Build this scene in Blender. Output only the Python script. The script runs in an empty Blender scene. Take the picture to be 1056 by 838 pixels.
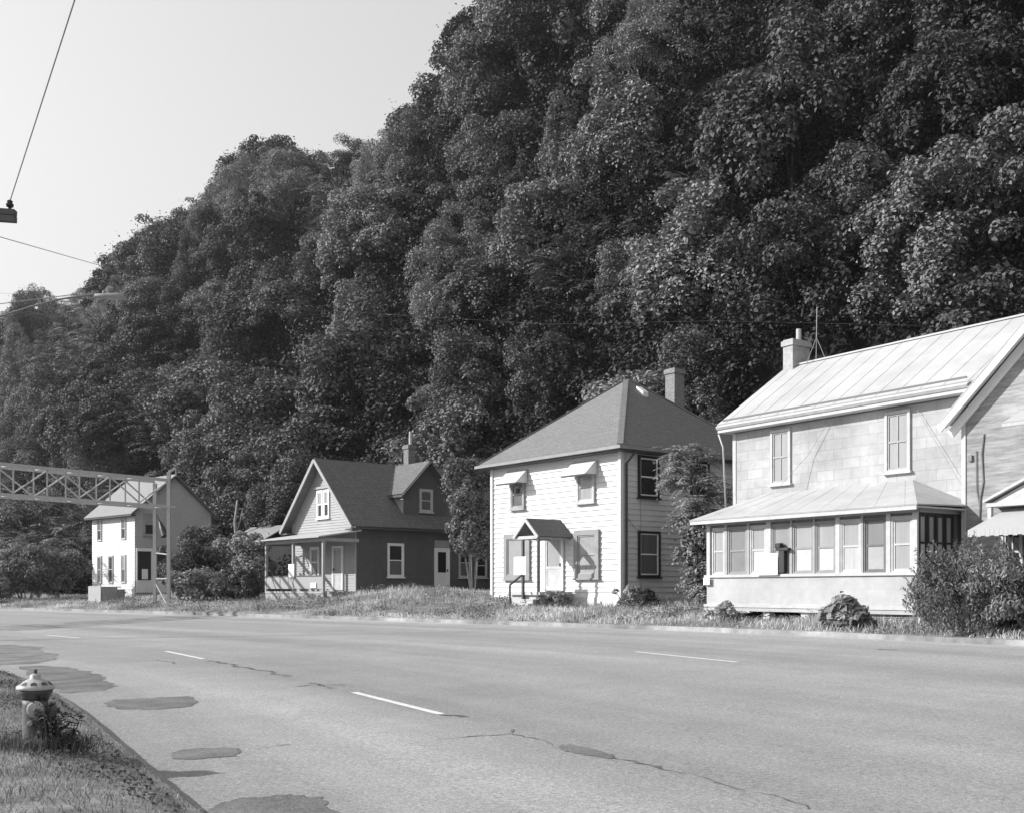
import bpy, math, random
import numpy as np
from mathutils import Vector, Matrix

R_ = math.radians
SC = bpy.context.scene
COL = SC.collection
rng = np.random.default_rng(7)
random.seed(7)

# ---------------------------------------------------------------- camera measures
FPX, HORY, CAMH = 1120.0, 607.0, 1.6          # focal length and horizon in pixels of the 1056 px wide photograph

def ray(px, py):
    return ((px - 528) / FPX, 1.0, (HORY - py) / FPX)

def at(px, py, D):
    r = ray(px, py)
    return (r[0] * D, D, CAMH + r[2] * D)

# ---------------------------------------------------------------- materials
MATS = {}

def nodes_of(m):
    m.use_nodes = True
    nt = m.node_tree
    for n in list(nt.nodes):
        nt.nodes.remove(n)
    return nt

def mat(name, val, rough=0.7, spec=0.3, nscale=0, namt=0.0, bump=0.0, bscale=None, streak=None, brick=None, metal=0.0,
        big=None):
    """grey procedural material; nscale/namt: noise mottling, streak: (sx,sy,sz) noise stretch, brick: (scale,w,h,depth)"""
    if name in MATS:
        return MATS[name]
    m = bpy.data.materials.new(name)
    nt = nodes_of(m)
    N, L = nt.nodes.new, nt.links.new
    out = N('ShaderNodeOutputMaterial')
    b = N('ShaderNodeBsdfPrincipled')
    b.inputs['Roughness'].default_value = rough
    b.inputs['Specular IOR Level'].default_value = spec
    b.inputs['Metallic'].default_value = metal
    b.inputs['Base Color'].default_value = (val, val, val, 1)
    L(b.outputs[0], out.inputs[0])
    tc = N('ShaderNodeTexCoord')
    col = None
    h = None
    if nscale:
        src = tc.outputs['Object']
        if streak:
            mp = N('ShaderNodeMapping')
            mp.inputs['Scale'].default_value = streak
            L(src, mp.inputs['Vector'])
            src = mp.outputs[0]
        nz = N('ShaderNodeTexNoise')
        nz.inputs['Scale'].default_value = nscale
        nz.inputs['Detail'].default_value = 7
        nz.inputs['Roughness'].default_value = 0.62
        L(src, nz.inputs['Vector'])
        mr = N('ShaderNodeMapRange')
        mr.inputs['From Min'].default_value = 0.28
        mr.inputs['From Max'].default_value = 0.72
        mr.inputs['To Min'].default_value = max(0.004, val * (1 - namt))
        mr.inputs['To Max'].default_value = min(0.92, val * (1 + namt))
        L(nz.outputs['Fac'], mr.inputs['Value'])
        col = mr.outputs[0]
        h = nz.outputs['Fac']
        if big:
            n2 = N('ShaderNodeTexNoise')
            n2.inputs['Scale'].default_value = big[0]
            n2.inputs['Detail'].default_value = 4
            L(tc.outputs['Object'], n2.inputs['Vector'])
            m2 = N('ShaderNodeMapRange')
            m2.inputs['From Min'].default_value = 0.35
            m2.inputs['From Max'].default_value = 0.68
            m2.inputs['To Min'].default_value = 1 - big[1]
            m2.inputs['To Max'].default_value = 1 + big[1]
            L(n2.outputs['Fac'], m2.inputs['Value'])
            mu = N('ShaderNodeMath'); mu.operation = 'MULTIPLY'
            L(col, mu.inputs[0]); L(m2.outputs[0], mu.inputs[1])
            col = mu.outputs[0]
    if brick:
        # brick = (plane, width, height, mortar shade factor, mortar size) in metres
        plane, bw, bh, mf, ms = brick[:5]
        sep = N('ShaderNodeSeparateXYZ')
        L(tc.outputs['Object'], sep.inputs[0])
        comb = N('ShaderNodeCombineXYZ')
        if plane == 'wall':
            ad = N('ShaderNodeMath'); ad.operation = 'ADD'
            L(sep.outputs['X'], ad.inputs[0]); L(sep.outputs['Y'], ad.inputs[1])
            L(ad.outputs[0], comb.inputs['X'])
            L(sep.outputs['Z'], comb.inputs['Y'])
        elif plane == 'roof':        # courses run level: use height for the row
            ad = N('ShaderNodeMath'); ad.operation = 'ADD'
            L(sep.outputs['X'], ad.inputs[0]); L(sep.outputs['Y'], ad.inputs[1])
            L(ad.outputs[0], comb.inputs['X'])
            L(sep.outputs['Z'], comb.inputs['Y'])
        br = N('ShaderNodeTexBrick')
        br.inputs['Scale'].default_value = 1.0
        br.inputs['Brick Width'].default_value = bw
        br.inputs['Row Height'].default_value = bh
        br.inputs['Mortar Size'].default_value = ms
        br.inputs['Mortar Smooth'].default_value = 0.2
        br.inputs['Color1'].default_value = (1, 1, 1, 1)
        c2 = brick[5] if len(brick) > 5 else 0.86
        br.inputs['Color2'].default_value = (c2, c2, c2, 1)
        br.inputs['Mortar'].default_value = (mf, mf, mf, 1)
        L(comb.outputs[0], br.inputs['Vector'])
        mu = N('ShaderNodeMath'); mu.operation = 'MULTIPLY'
        L(br.outputs['Color'], mu.inputs[0])
        if col is not None:
            L(col, mu.inputs[1])
        else:
            mu.inputs[1].default_value = val
        col = mu.outputs[0]
    if col is not None:
        cc = N('ShaderNodeCombineColor')
        for i in range(3):
            L(col, cc.inputs[i])
        L(cc.outputs[0], b.inputs['Base Color'])
    if bump and h is not None:
        bp = N('ShaderNodeBump')
        bp.inputs['Strength'].default_value = bump
        bp.inputs['Distance'].default_value = 0.02
        if bscale:
            nb = N('ShaderNodeTexNoise')
            nb.inputs['Scale'].default_value = bscale
            nb.inputs['Detail'].default_value = 5
            L(tc.outputs['Object'], nb.inputs['Vector'])
            h = nb.outputs['Fac']
        L(h, bp.inputs['Height'])
        L(bp.outputs[0], b.inputs['Normal'])
    MATS[name] = m
    return m

def leaf_mat(name, val, var=0.45, trans=0.2, rough=0.65, spec=0.15, patch=0.0):
    if name in MATS:
        return MATS[name]
    m = bpy.data.materials.new(name)
    nt = nodes_of(m)
    N, L = nt.nodes.new, nt.links.new
    out = N('ShaderNodeOutputMaterial')
    geo = N('ShaderNodeNewGeometry')
    oi = N('ShaderNodeObjectInfo')
    mr = N('ShaderNodeMapRange')
    mr.inputs['To Min'].default_value = val * (1 - var)
    mr.inputs['To Max'].default_value = val * (1 + var)
    L(geo.outputs['Random Per Island'], mr.inputs['Value'])
    m2 = N('ShaderNodeMapRange')
    m2.inputs['To Min'].default_value = 0.62
    m2.inputs['To Max'].default_value = 1.42
    L(oi.outputs['Random'], m2.inputs['Value'])
    mu = N('ShaderNodeMath'); mu.operation = 'MULTIPLY'
    L(mr.outputs[0], mu.inputs[0]); L(m2.outputs[0], mu.inputs[1])
    col = mu.outputs[0]
    if patch:
        nz = N('ShaderNodeTexNoise')
        nz.inputs['Scale'].default_value = patch
        nz.inputs['Detail'].default_value = 3
        tc = N('ShaderNodeTexCoord')
        L(tc.outputs['Object'], nz.inputs['Vector'])
        m3 = N('ShaderNodeMapRange')
        m3.inputs['From Min'].default_value = 0.3
        m3.inputs['From Max'].default_value = 0.7
        m3.inputs['To Min'].default_value = 0.55
        m3.inputs['To Max'].default_value = 1.5
        L(nz.outputs['Fac'], m3.inputs['Value'])
        mv = N('ShaderNodeMath'); mv.operation = 'MULTIPLY'
        L(col, mv.inputs[0]); L(m3.outputs[0], mv.inputs[1])
        col = mv.outputs[0]
    cc = N('ShaderNodeCombineColor')
    for i in range(3):
        L(col, cc.inputs[i])
    b = N('ShaderNodeBsdfPrincipled')
    b.inputs['Roughness'].default_value = rough
    b.inputs['Specular IOR Level'].default_value = spec
    L(cc.outputs[0], b.inputs['Base Color'])
    t = N('ShaderNodeBsdfTranslucent')
    L(cc.outputs[0], t.inputs[0])
    mx = N('ShaderNodeMixShader')
    mx.inputs[0].default_value = trans
    L(b.outputs[0], mx.inputs[1]); L(t.outputs[0], mx.inputs[2])
    L(mx.outputs[0], out.inputs[0])
    MATS[name] = m
    return m

# ---------------------------------------------------------------- object helpers
def tag(o, label=None, cat=None, group=None, kind=None):
    if label: o['label'] = label
    if cat: o['category'] = cat
    if group: o['group'] = group
    if kind: o['kind'] = kind
    return o

def empty(name, loc=(0, 0, 0), rz=0.0):
    o = bpy.data.objects.new(name, None)
    o.empty_display_size = 0.3
    COL.objects.link(o)
    o.location = loc
    o.rotation_euler = (0, 0, rz)
    return o

class MB:
    """collects shapes and links them as one mesh object"""
    def __init__(s):
        s.v, s.f, s.m = [], [], []
    def quad(s, a, b, c, d, mi=0):
        n = len(s.v); s.v += [a, b, c, d]; s.f.append((n, n + 1, n + 2, n + 3)); s.m.append(mi)
    def poly(s, pts, mi=0):
        n = len(s.v); s.v += list(pts); s.f.append(tuple(range(n, n + len(pts)))); s.m.append(mi)
    def hexa(s, p, mi=0):
        """8 corners: bottom 0-3 counter-clockwise, top 4-7"""
        n = len(s.v); s.v += list(p)
        for q in ((3, 2, 1, 0), (4, 5, 6, 7), (0, 1, 5, 4), (1, 2, 6, 5), (2, 3, 7, 6), (3, 0, 4, 7)):
            s.f.append(tuple(n + i for i in q)); s.m.append(mi)
    def box(s, x0, x1, y0, y1, z0, z1, mi=0):
        s.hexa([(x0, y0, z0), (x1, y0, z0), (x1, y1, z0), (x0, y1, z0), (x0, y0, z1), (x1, y0, z1), (x1, y1, z1), (x0, y1, z1)], mi)
    def slab(s, pts, t, mi=0):
        """planar polygon (counter-clockwise seen from above) thickened downwards by t along its normal"""
        P = [Vector(p) for p in pts]
        nrm = Vector((0, 0, 0))
        for i in range(len(P)):
            nrm += P[i].cross(P[(i + 1) % len(P)])
        nrm.normalize()
        if nrm.z < 0: nrm = -nrm; P.reverse()
        Q = [p - nrm * t for p in P]
        n = len(s.v); k = len(P)
        s.v += [tuple(p) for p in P] + [tuple(q) for q in Q]
        s.f.append(tuple(range(n, n + k))); s.m.append(mi)
        s.f.append(tuple(range(n + 2 * k - 1, n + k - 1, -1))); s.m.append(mi)
        for i in range(k):
            j = (i + 1) % k
            s.f.append((n + i, n + k + i, n + k + j, n + j)); s.m.append(mi)
    def bar(s, a, b, w, h=None, mi=0, up=(0, 0, 1)):
        """rectangular bar between two points"""
        h = h or w
        a, b = Vector(a), Vector(b)
        d = (b - a).normalized()
        u = Vector(up)
        if abs(d.dot(u)) > 0.98: u = Vector((1, 0, 0))
        sx = d.cross(u).normalized() * (w / 2)
        sy = sx.normalized().cross(d).normalized() * (h / 2)
        s.hexa([tuple(q) for q in (a - sx - sy, a + sx - sy, b + sx - sy, b - sx - sy, a - sx + sy, a + sx + sy, b + sx + sy, b - sx + sy)], mi)
    def tube(s, pts, rad, n=8, mi=0, cap=True):
        P = [Vector(p) for p in pts]
        rads = rad if isinstance(rad, (list, tuple)) else [rad] * len(P)
        rings = []
        ref = Vector((0.31, 0.17, 0.93))
        for i, p in enumerate(P):
            d = (P[min(i + 1, len(P) - 1)] - P[max(i - 1, 0)]).normalized()
            if abs(d.dot(ref)) > 0.97: ref = Vector((0.9, 0.3, 0.1))
            a = d.cross(ref).normalized(); b = d.cross(a).normalized()
            k = len(s.v)
            for j in range(n):
                t = 2 * math.pi * j / n
                s.v.append(tuple(p + (a * math.cos(t) + b * math.sin(t)) * rads[i]))
            rings.append(k)
        for r0, r1 in zip(rings, rings[1:]):
            for j in range(n):
                s.f.append((r0 + j, r0 + (j + 1) % n, r1 + (j + 1) % n, r1 + j)); s.m.append(mi)
        if cap:
            s.f.append(tuple(rings[0] + j for j in range(n - 1, -1, -1))); s.m.append(mi)
            s.f.append(tuple(rings[-1] + j for j in range(n))); s.m.append(mi)
    def lathe(s, prof, c=(0, 0, 0), axis='z', n=24, mi=0):
        """prof: list of (radius, height)"""
        k = len(s.v)
        for r, h in prof:
            for j in range(n):
                t = 2 * math.pi * j / n
                a, b = r * math.cos(t), r * math.sin(t)
                if axis == 'z': q = (c[0] + a, c[1] + b, c[2] + h)
                elif axis == 'x': q = (c[0] + h, c[1] + a, c[2] + b)
                else: q = (c[0] + a, c[1] + h, c[2] + b)
                s.v.append(q)
        for i in range(len(prof) - 1):
            for j in range(n):
                s.f.append((k + i * n + j, k + i * n + (j + 1) % n, k + (i + 1) * n + (j + 1) % n, k + (i + 1) * n + j)); s.m.append(mi)
        s.f.append(tuple(k + j for j in range(n - 1, -1, -1))); s.m.append(mi)
        s.f.append(tuple(k + (len(prof) - 1) * n + j for j in range(n))); s.m.append(mi)
    def build(s, name, mats, parent=None, smooth=False, bevel=0.0):
        me = bpy.data.meshes.new(name)
        me.from_pydata(s.v, [], s.f)
        if not isinstance(mats, (list, tuple)): mats = [mats]
        for m in mats: me.materials.append(m)
        me.polygons.foreach_set('material_index', s.m)
        if smooth:
            me.polygons.foreach_set('use_smooth', [True] * len(s.f))
        me.update()
        o = bpy.data.objects.new(name, me)
        COL.objects.link(o)
        if parent is not None: o.parent = parent
        if bevel:
            bv = o.modifiers.new('bevel', 'BEVEL'); bv.width = bevel; bv.segments = 2; bv.limit_method = 'ANGLE'
        return o

def np_mesh(name, V, Fq, m, parent=None, link=True, nside=4):
    """fast mesh from numpy arrays"""
    me = bpy.data.meshes.new(name)
    V = np.ascontiguousarray(V, dtype=np.float32); Fq = np.ascontiguousarray(Fq, dtype=np.int32)
    nf = len(Fq)
    me.vertices.add(len(V)); me.vertices.foreach_set('co', V.ravel())
    me.loops.add(nf * nside); me.loops.foreach_set('vertex_index', Fq.ravel())
    me.polygons.add(nf)
    me.polygons.foreach_set('loop_start', np.arange(0, nf * nside, nside, dtype=np.int32))
    me.update(calc_edges=True)
    me.validate()
    for q in (m if isinstance(m, (list, tuple)) else [m]): me.materials.append(q)
    o = bpy.data.objects.new(name, me)
    if link: COL.objects.link(o)
    if parent is not None: o.parent = parent
    return o

def copy_tree(o, parent=None):
    c = o.copy(); COL.objects.link(c)
    if parent is not None: c.parent = parent
    for ch in list(o.children):
        copy_tree(ch, c)
    return c

# ---------------------------------------------------------------- world, sun, camera
SUN = Vector((math.sin(R_(272)), math.cos(R_(272)), 0))
ELEV = R_(28)
SDIR = Vector((SUN.x * math.cos(ELEV), SUN.y * math.cos(ELEV), math.sin(ELEV)))
w = bpy.data.worlds.new('World'); SC.world = w; w.use_nodes = True
nt = w.node_tree
for n in list(nt.nodes): nt.nodes.remove(n)
N, L = nt.nodes.new, nt.links.new
wo = N('ShaderNodeOutputWorld'); bg = N('ShaderNodeBackground'); sk = N('ShaderNodeTexSky')
sk.sky_type = 'NISHITA'; sk.sun_disc = False
sk.sun_elevation = ELEV
sk.sun_rotation = math.atan2(SUN.x, SUN.y)
sk.altitude = 200; sk.air_density = 3.0; sk.dust_density = 0.3; sk.ozone_density = 1.0
# black and white film: weigh the channels into one grey
sepc = N('ShaderNodeSeparateColor'); L(sk.outputs[0], sepc.inputs[0])
ad1 = N('ShaderNodeMath'); ad1.operation = 'MULTIPLY'; ad1.inputs[1].default_value = 0.02; L(sepc.outputs[0], ad1.inputs[0])
ad2 = N('ShaderNodeMath'); ad2.operation = 'MULTIPLY_ADD'; ad2.inputs[1].default_value = 0.38; L(sepc.outputs[1], ad2.inputs[0]); L(ad1.outputs[0], ad2.inputs[2])
ad3 = N('ShaderNodeMath'); ad3.operation = 'MULTIPLY_ADD'; ad3.inputs[1].default_value = 0.64; L(sepc.outputs[2], ad3.inputs[0]); L(ad2.outputs[0], ad3.inputs[2])
cc = N('ShaderNodeCombineColor')
for i in range(3): L(ad3.outputs[0], cc.inputs[i])
L(cc.outputs[0], bg.inputs[0]); bg.inputs[1].default_value = 0.15
L(bg.outputs[0], wo.inputs[0])

sd = bpy.data.lights.new('sun', 'SUN'); sd.energy = 5.0; sd.angle = R_(0.53); sd.color = (1, 1, 1)
so = bpy.data.objects.new('sun', sd); COL.objects.link(so)
so.rotation_euler = (-SDIR).to_track_quat('-Z', 'Y').to_euler()
so.location = (-60, 20, 60)

cd = bpy.data.cameras.new('camera'); cam = bpy.data.objects.new('camera', cd); COL.objects.link(cam)
cam.location = (0, 0, CAMH); cam.rotation_euler = (R_(90), 0, 0)
cd.sensor_width = 36; cd.lens = 36 * FPX / 1056
cd.shift_y = (HORY - 419) / 1056
cd.clip_end = 3000; cd.clip_start = 0.1
SC.camera = cam
vs = SC.view_settings
vs.view_transform = 'Standard'; vs.look = 'None'; vs.gamma = 1; vs.exposure = 0.35; vs.use_curve_mapping = False
SC.cycles.max_bounces = 5; SC.cycles.diffuse_bounces = 3; SC.cycles.glossy_bounces = 2
SC.cycles.transmission_bounces = 3; SC.cycles.volume_bounces = 0
SC.cycles.use_denoising = True

# ---------------------------------------------------------------- the road and the ground in road coordinates
NEAR = [(26, -46), (14, -22.5), (6.5, -8.6), (2.0, -0.2), (-2.08, 7.34), (-3.46, 9.94), (-6.31, 15.27), (-9.3, 19.9), (-14.2, 26.0), (-21.5, 34.0), (-31.0, 43.0), (-47, 57), (-75, 80), (-140, 130)]
FAR = [(42, -36), (30, -13.5), (22.5, 0.5), (17.6, 9.0), (13.9, 15.6), (12.0, 19.0), (9.0, 24.0), (5.2, 29.2), (0.2, 34.6), (-7.6, 42.2), (-16.8, 51.0), (-31.5, 64.2), (-58, 87), (-122, 138)]

def catmull(P, k=10):
    P = [Vector(p) for p in P]
    out = []
    for i in range(len(P) - 1):
        p0 = P[max(i - 1, 0)]; p1 = P[i]; p2 = P[i + 1]; p3 = P[min(i + 2, len(P) - 1)]
        for j in range(k):
            t = j / k
            out.append(0.5 * ((2 * p1) + (p2 - p0) * t + (2 * p0 - 5 * p1 + 4 * p2 - p3) * t * t + (3 * p1 - p0 - 3 * p2 + p3) * t ** 3))
    out.append(P[-1])
    return out

NE, FE = catmull(NEAR), catmull(FAR)
NS = len(NE)
DIRS = [(FE[i] - NE[i]).normalized() for i in range(NS)]
ROADZ = 0.45
HA = R_(39.6)                                  # the bluff runs straight
HU = Vector((-math.sin(HA), math.cos(HA))); HV = Vector((math.cos(HA), math.sin(HA)))

def hn(x, y): return x * HV.x + y * HV.y
def hs(x, y): return x * HU.x + y * HU.y

def road_pt(i, t):
    p = NE[i].lerp(FE[i], t)
    return (p.x, p.y, ROADZ * t)

NEp = np.array([(p.x, p.y) for p in NE]); FEp = np.array([(p.x, p.y) for p in FE])

def road_coord(x, y):
    """nearest station and lateral fraction t (0 near edge, 1 far edge), plus metres past the far edge"""
    best = None
    for i in range(NS - 1):
        a, b = NE[i], FE[i]; c, d = NE[i + 1], FE[i + 1]
        # station test with the two ruling lines
        s0 = (b - a).cross(Vector((x, y)) - a) if False else (b.x - a.x) * (y - a.y) - (b.y - a.y) * (x - a.x)
        s1 = (d.x - c.x) * (y - c.y) - (d.y - c.y) * (x - c.x)
        if s0 >= 0 and s1 < 0:
            f = s0 / (s0 - s1)
            p = a.lerp(c, f); q = b.lerp(d, f)
            W = (q - p).length; dr = (q - p) / W
            m = (Vector((x, y)) - p).dot(dr)
            return i + f, m / W, m - W
    return None

def far_z(d, x, y):
    """ground height d metres past the far kerb"""
    z = 0.56 + 0.055 * min(max(d, 0), 8) + 0.035 * max(0, d - 8)
    z += 0.62 * math.exp(-(((x + 4.2) / 5.2) ** 2 + ((y - 48.5) / 4.2) ** 2))
    return z

def near_z(d):
    t = min(1, max(0, d / 1.0)); return .10 + .13 * t * t * (3 - 2 * t) + .008 * min(4, max(0, d - 1))

def gz(x, y):
    rc = road_coord(x, y)
    if rc is None: return 0.6
    i, t, d = rc
    if t < 0: return near_z(-t * 18)
    if t > 1: return far_z(d, x, y)
    return ROADZ * t

def on_road(px, py):
    """the point of the road surface seen at a pixel of the photograph"""
    r = ray(px, py)
    z = 0.2
    for _ in range(14):
        D = (z - CAMH) / r[2]
        rc = road_coord(r[0] * D, D)
        if rc is None: break
        z = ROADZ * min(max(rc[1], 0), 1)
    return (r[0] * D, D, z)

# road mesh with a UV map in metres
def build_road():
    cols = 24
    V, F, UV = [], [], []
    s = 0.0; S = [0.0]
    for i in range(1, NS):
        s += ((NE[i] + FE[i]) / 2 - (NE[i - 1] + FE[i - 1]) / 2).length; S.append(s)
    for i in range(NS):
        for j in range(cols + 1):
            V.append(road_pt(i, j / cols))
    for i in range(NS - 1):
        for j in range(cols):
            a = i * (cols + 1) + j
            F.append((a, a + 1, a + cols + 2, a + cols + 1))
            UV.append([(S[i], j / cols), (S[i], (j + 1) / cols), (S[i + 1], (j + 1) / cols), (S[i + 1], j / cols)])
    me = bpy.data.meshes.new('road'); me.from_pydata(V, [], F)
    uv = me.uv_layers.new(name='UVMap')
    k = 0
    for q in UV:
        for c in q: uv.data[k].uv = c; k += 1
    o = bpy.data.objects.new('road', me); COL.objects.link(o)
    m = bpy.data.materials.new('worn_asphalt'); nt = nodes_of(m); N, L = nt.nodes.new, nt.links.new
    out = N('ShaderNodeOutputMaterial'); b = N('ShaderNodeBsdfPrincipled'); L(b.outputs[0], out.inputs[0])
    b.inputs['Roughness'].default_value = 0.82; b.inputs['Specular IOR Level'].default_value = 0.25
    uvn = N('ShaderNodeUVMap'); tc = N('ShaderNodeTexCoord')
    # lengthwise wear: noise stretched along the road
    mp = N('ShaderNodeMapping'); mp.inputs['Scale'].default_value = (0.035, 11.0, 1); L(uvn.outputs[0], mp.inputs[0])
    n1 = N('ShaderNodeTexNoise'); n1.inputs['Scale'].default_value = 1.0; n1.inputs['Detail'].default_value = 5; n1.inputs['Roughness'].default_value = 0.55; L(mp.outputs[0], n1.inputs[0])
    # wheel tracks: cosine over the lane position, eight tracks
    sep = N('ShaderNodeSeparateXYZ'); L(uvn.outputs[0], sep.inputs[0])
    mt = N('ShaderNodeMath'); mt.operation = 'MULTIPLY'; mt.inputs[1].default_value = 2 * math.pi * 4.35; L(sep.outputs[1], mt.inputs[0])
    cs = N('ShaderNodeMath'); cs.operation = 'COSINE'; L(mt.outputs[0], cs.inputs[0])
    n2 = N('ShaderNodeTexNoise'); n2.inputs['Scale'].default_value = 0.55; n2.inputs['Detail'].default_value = 6; n2.inputs['Roughness'].default_value = 0.6; L(tc.outputs['Object'], n2.inputs[0])
    n3 = N('ShaderNodeTexNoise'); n3.inputs['Scale'].default_value = 26; n3.inputs['Detail'].default_value = 4; n3.inputs['Roughness'].default_value = 0.8; L(tc.outputs['Object'], n3.inputs[0])
    vo = N('ShaderNodeTexVoronoi'); vo.inputs['Scale'].default_value = 60; L(tc.outputs['Object'], vo.inputs[0])
    def rng_(src, f0, f1, t0, t1):
        r = N('ShaderNodeMapRange'); r.inputs[1].default_value = f0; r.inputs[2].default_value = f1; r.inputs[3].default_value = t0; r.inputs[4].default_value = t1
        L(src, r.inputs[0]); return r.outputs[0]
    def mul(a, c):
        x = N('ShaderNodeMath'); x.operation = 'MULTIPLY'; L(a, x.inputs[0])
        if isinstance(c, float): x.inputs[1].default_value = c
        else: L(c, x.inputs[1])
        return x.outputs[0]
    a = rng_(n1.outputs[0], 0.3, 0.7, 0.83, 1.17)
    c = mul(a, rng_(cs.outputs[0], -1, 1, 1.08, 0.91))
    c = mul(c, rng_(n2.outputs[0], 0.3, 0.7, 0.92, 1.08))
    c = mul(c, rng_(n3.outputs[0], 0.3, 0.7, 0.62, 1.38))
    c = mul(c, rng_(vo.outputs['Color'], 0, 1, 0.9, 1.1))
    n4 = N('ShaderNodeTexNoise'); n4.inputs['Scale'].default_value = 85; n4.inputs['Detail'].default_value = 3; n4.inputs['Roughness'].default_value = 0.75; L(tc.outputs['Object'], n4.inputs[0])
    c = mul(c, rng_(n4.outputs[0], 0.3, 0.7, 0.5, 1.5))
    n5 = N('ShaderNodeTexNoise'); n5.inputs['Scale'].default_value = 2.6; n5.inputs['Detail'].default_value = 8; n5.inputs['Roughness'].default_value = 0.7; L(tc.outputs['Object'], n5.inputs[0])
    c = mul(c, rng_(n5.outputs[0], 0.3, 0.7, 0.95, 1.05))
    # pale dusty gutter along the far kerb
    g = rng_(sep.outputs[1], 0.86, 0.99, 1.0, 1.3); c = mul(c, g)
    c = mul(c, 0.275)
    cc = N('ShaderNodeCombineColor')
    for i in range(3): L(c, cc.inputs[i])
    L(cc.outputs[0], b.inputs['Base Color'])
    bp = N('ShaderNodeBump'); bp.inputs['Strength'].default_value = 0.35; bp.inputs['Distance'].default_value = 0.006
    L(n3.outputs[0], bp.inputs['Height']); L(bp.outputs[0], b.inputs['Normal'])
    me.materials.append(m)
    tag(o, kind='structure')
    return S
S_LEN = build_road()

M_soil = mat('grassy_soil', 0.2, 0.95, 0.05, 3.0, 0.45, 0.6, 14, big=(0.35, 0.25))
M_kerb = mat('old_concrete', 0.27, 0.9, 0.2, 2.2, 0.35, 0.3, big=(0.5, .3))
M_kerb2 = mat('dirty_shaded_kerb', 0.15, 0.9, 0.2, 4, 0.35, 0.3)  # dirty kerb, darkened to carry the shadow line along the grass edge

def build_ground():
    offs_near = [-260, -120, -60, -30, -16, -9, -5, -3, -1.8, -1.0, -.8, -.6, -0.4, -.25, -0.1]
    offs_far = [0.15, 0.6, 1.2, 2, 3, 4.2, 5.5, 7, 9, 11, 13.5, 16, 19, 22, 26, 32, 60, 160, 420]
    V, F = [], []
    row = len(offs_near) + 2 + len(offs_far)
    for i in range(NS):
        for o in offs_near:
            p = NE[i] + DIRS[i] * o
            b = 0.02 * math.sin(p.x * 1.7) * math.sin(p.y * 1.3) if o < -0.4 else 0
            V.append((p.x, p.y, near_z(-o) + b * .5))
        for q, o in ((NE[i], 0.3), (FE[i], -0.3)):
            p = q + DIRS[i] * o
            V.append((p.x, p.y, -0.35))
        for o in offs_far:
            p = FE[i] + DIRS[i] * o
            d = o
            z = far_z(min(d, 40), p.x, p.y)
            b = 0.05 * math.sin(p.x * 0.9 + p.y * 0.4) * math.sin(p.y * 0.8) if 1 < o < 30 else 0
            V.append((p.x, p.y, z + b))
    for i in range(NS - 1):
        for j in range(row - 1):
            a = i * row + j
            F.append((a, a + 1, a + row + 1, a + row))
    me = bpy.data.meshes.new('ground'); me.from_pydata(V, [], F); me.materials.append(M_soil)
    me.polygons.foreach_set('use_smooth', [True] * len(F))
    o = bpy.data.objects.new('ground', me); COL.objects.link(o); tag(o, kind='structure')
build_ground()

def kerb(name, edge, sgn, z_low, z_top, wid, m):
    mb = MB()
    for i in range(2, NS - 1):
        a0, a1 = edge[i], edge[i + 1]
        d0, d1 = DIRS[i] * sgn, DIRS[i + 1] * sgn
        j0 = 0.004 * math.sin(i * 2.1); j1 = 0.004 * math.sin((i + 1) * 2.1)
        b0, b1 = a0 + d0 * wid, a1 + d1 * wid
        mb.quad((a0.x, a0.y, z_low), (a1.x, a1.y, z_low), (a1.x + d1.x * 0.03, a1.y + d1.y * .03, z_top + j1), (a0.x + d0.x * .03, a0.y + d0.y * .03, z_top + j0))
        mb.quad((a0.x + d0.x * .03, a0.y + d0.y * .03, z_top + j0), (a1.x + d1.x * 0.03, a1.y + d1.y * .03, z_top + j1), (b1.x, b1.y, z_top + j1 + .005), (b0.x, b0.y, z_top + j0 + .005))
        mb.quad((b0.x, b0.y, z_top + j0 + .005), (b1.x, b1.y, z_top + j1 + .005), (b1.x, b1.y, z_low), (b0.x, b0.y, z_low))
    tag(mb.build(name, m), kind='structure')
kerb('far_kerb', FE, 1, ROADZ - 0.05, ROADZ + 0.12, 0.17, M_kerb)
kerb('near_kerb', NE, -1, -0.05, 0.10, 0.12, M_kerb2)

# painted dashes and old repairs lie on the road as thin sheets
M_paint = mat('worn_white_paint', 0.62, 0.7, 0.2, 14, 0.22)
M_patch = mat('dark_asphalt_patch', 0.155, 0.9, 0.2, 30, 0.4, 0.5, 60, big=(1.5, .25))
M_patch_light = mat('weathered_asphalt_patch', 0.19, 0.9, 0.2, 30, 0.4, 0.5, 60, big=(1.5, .25))
M_crack = mat('tar_filled_crack', 0.13, 0.8, 0.2, 6, 0.7)

def road_poly(name, pix, m, lift=0.004, rough_edge=0.0, sub=1):
    P = [Vector(on_road(*p)) for p in pix]
    Q = []
    rr = random.Random(int(pix[0][0] * 7 + pix[0][1]))
    for i in range(len(P)):
        a, b = P[i], P[(i + 1) % len(P)]
        for k in range(sub):
            q = a.lerp(b, k / sub)
            if rough_edge:
                q = q + Vector((rr.uniform(-1, 1), rr.uniform(-1, 1), 0)) * rough_edge * 1.7
            Q.append(q)
    mb = MB()
    pts = []
    for q in Q:
        rc = road_coord(q.x, q.y)
        z = ROADZ * min(max(rc[1], 0), 1) if rc else q.z
        pts.append((q.x, q.y, z + lift))
    mb.poly(pts)
    o = mb.build(name, m)
    if o.data.polygons[0].normal.z < 0: o.data.flip_normals()
    return tag(o, kind='structure')

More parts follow.
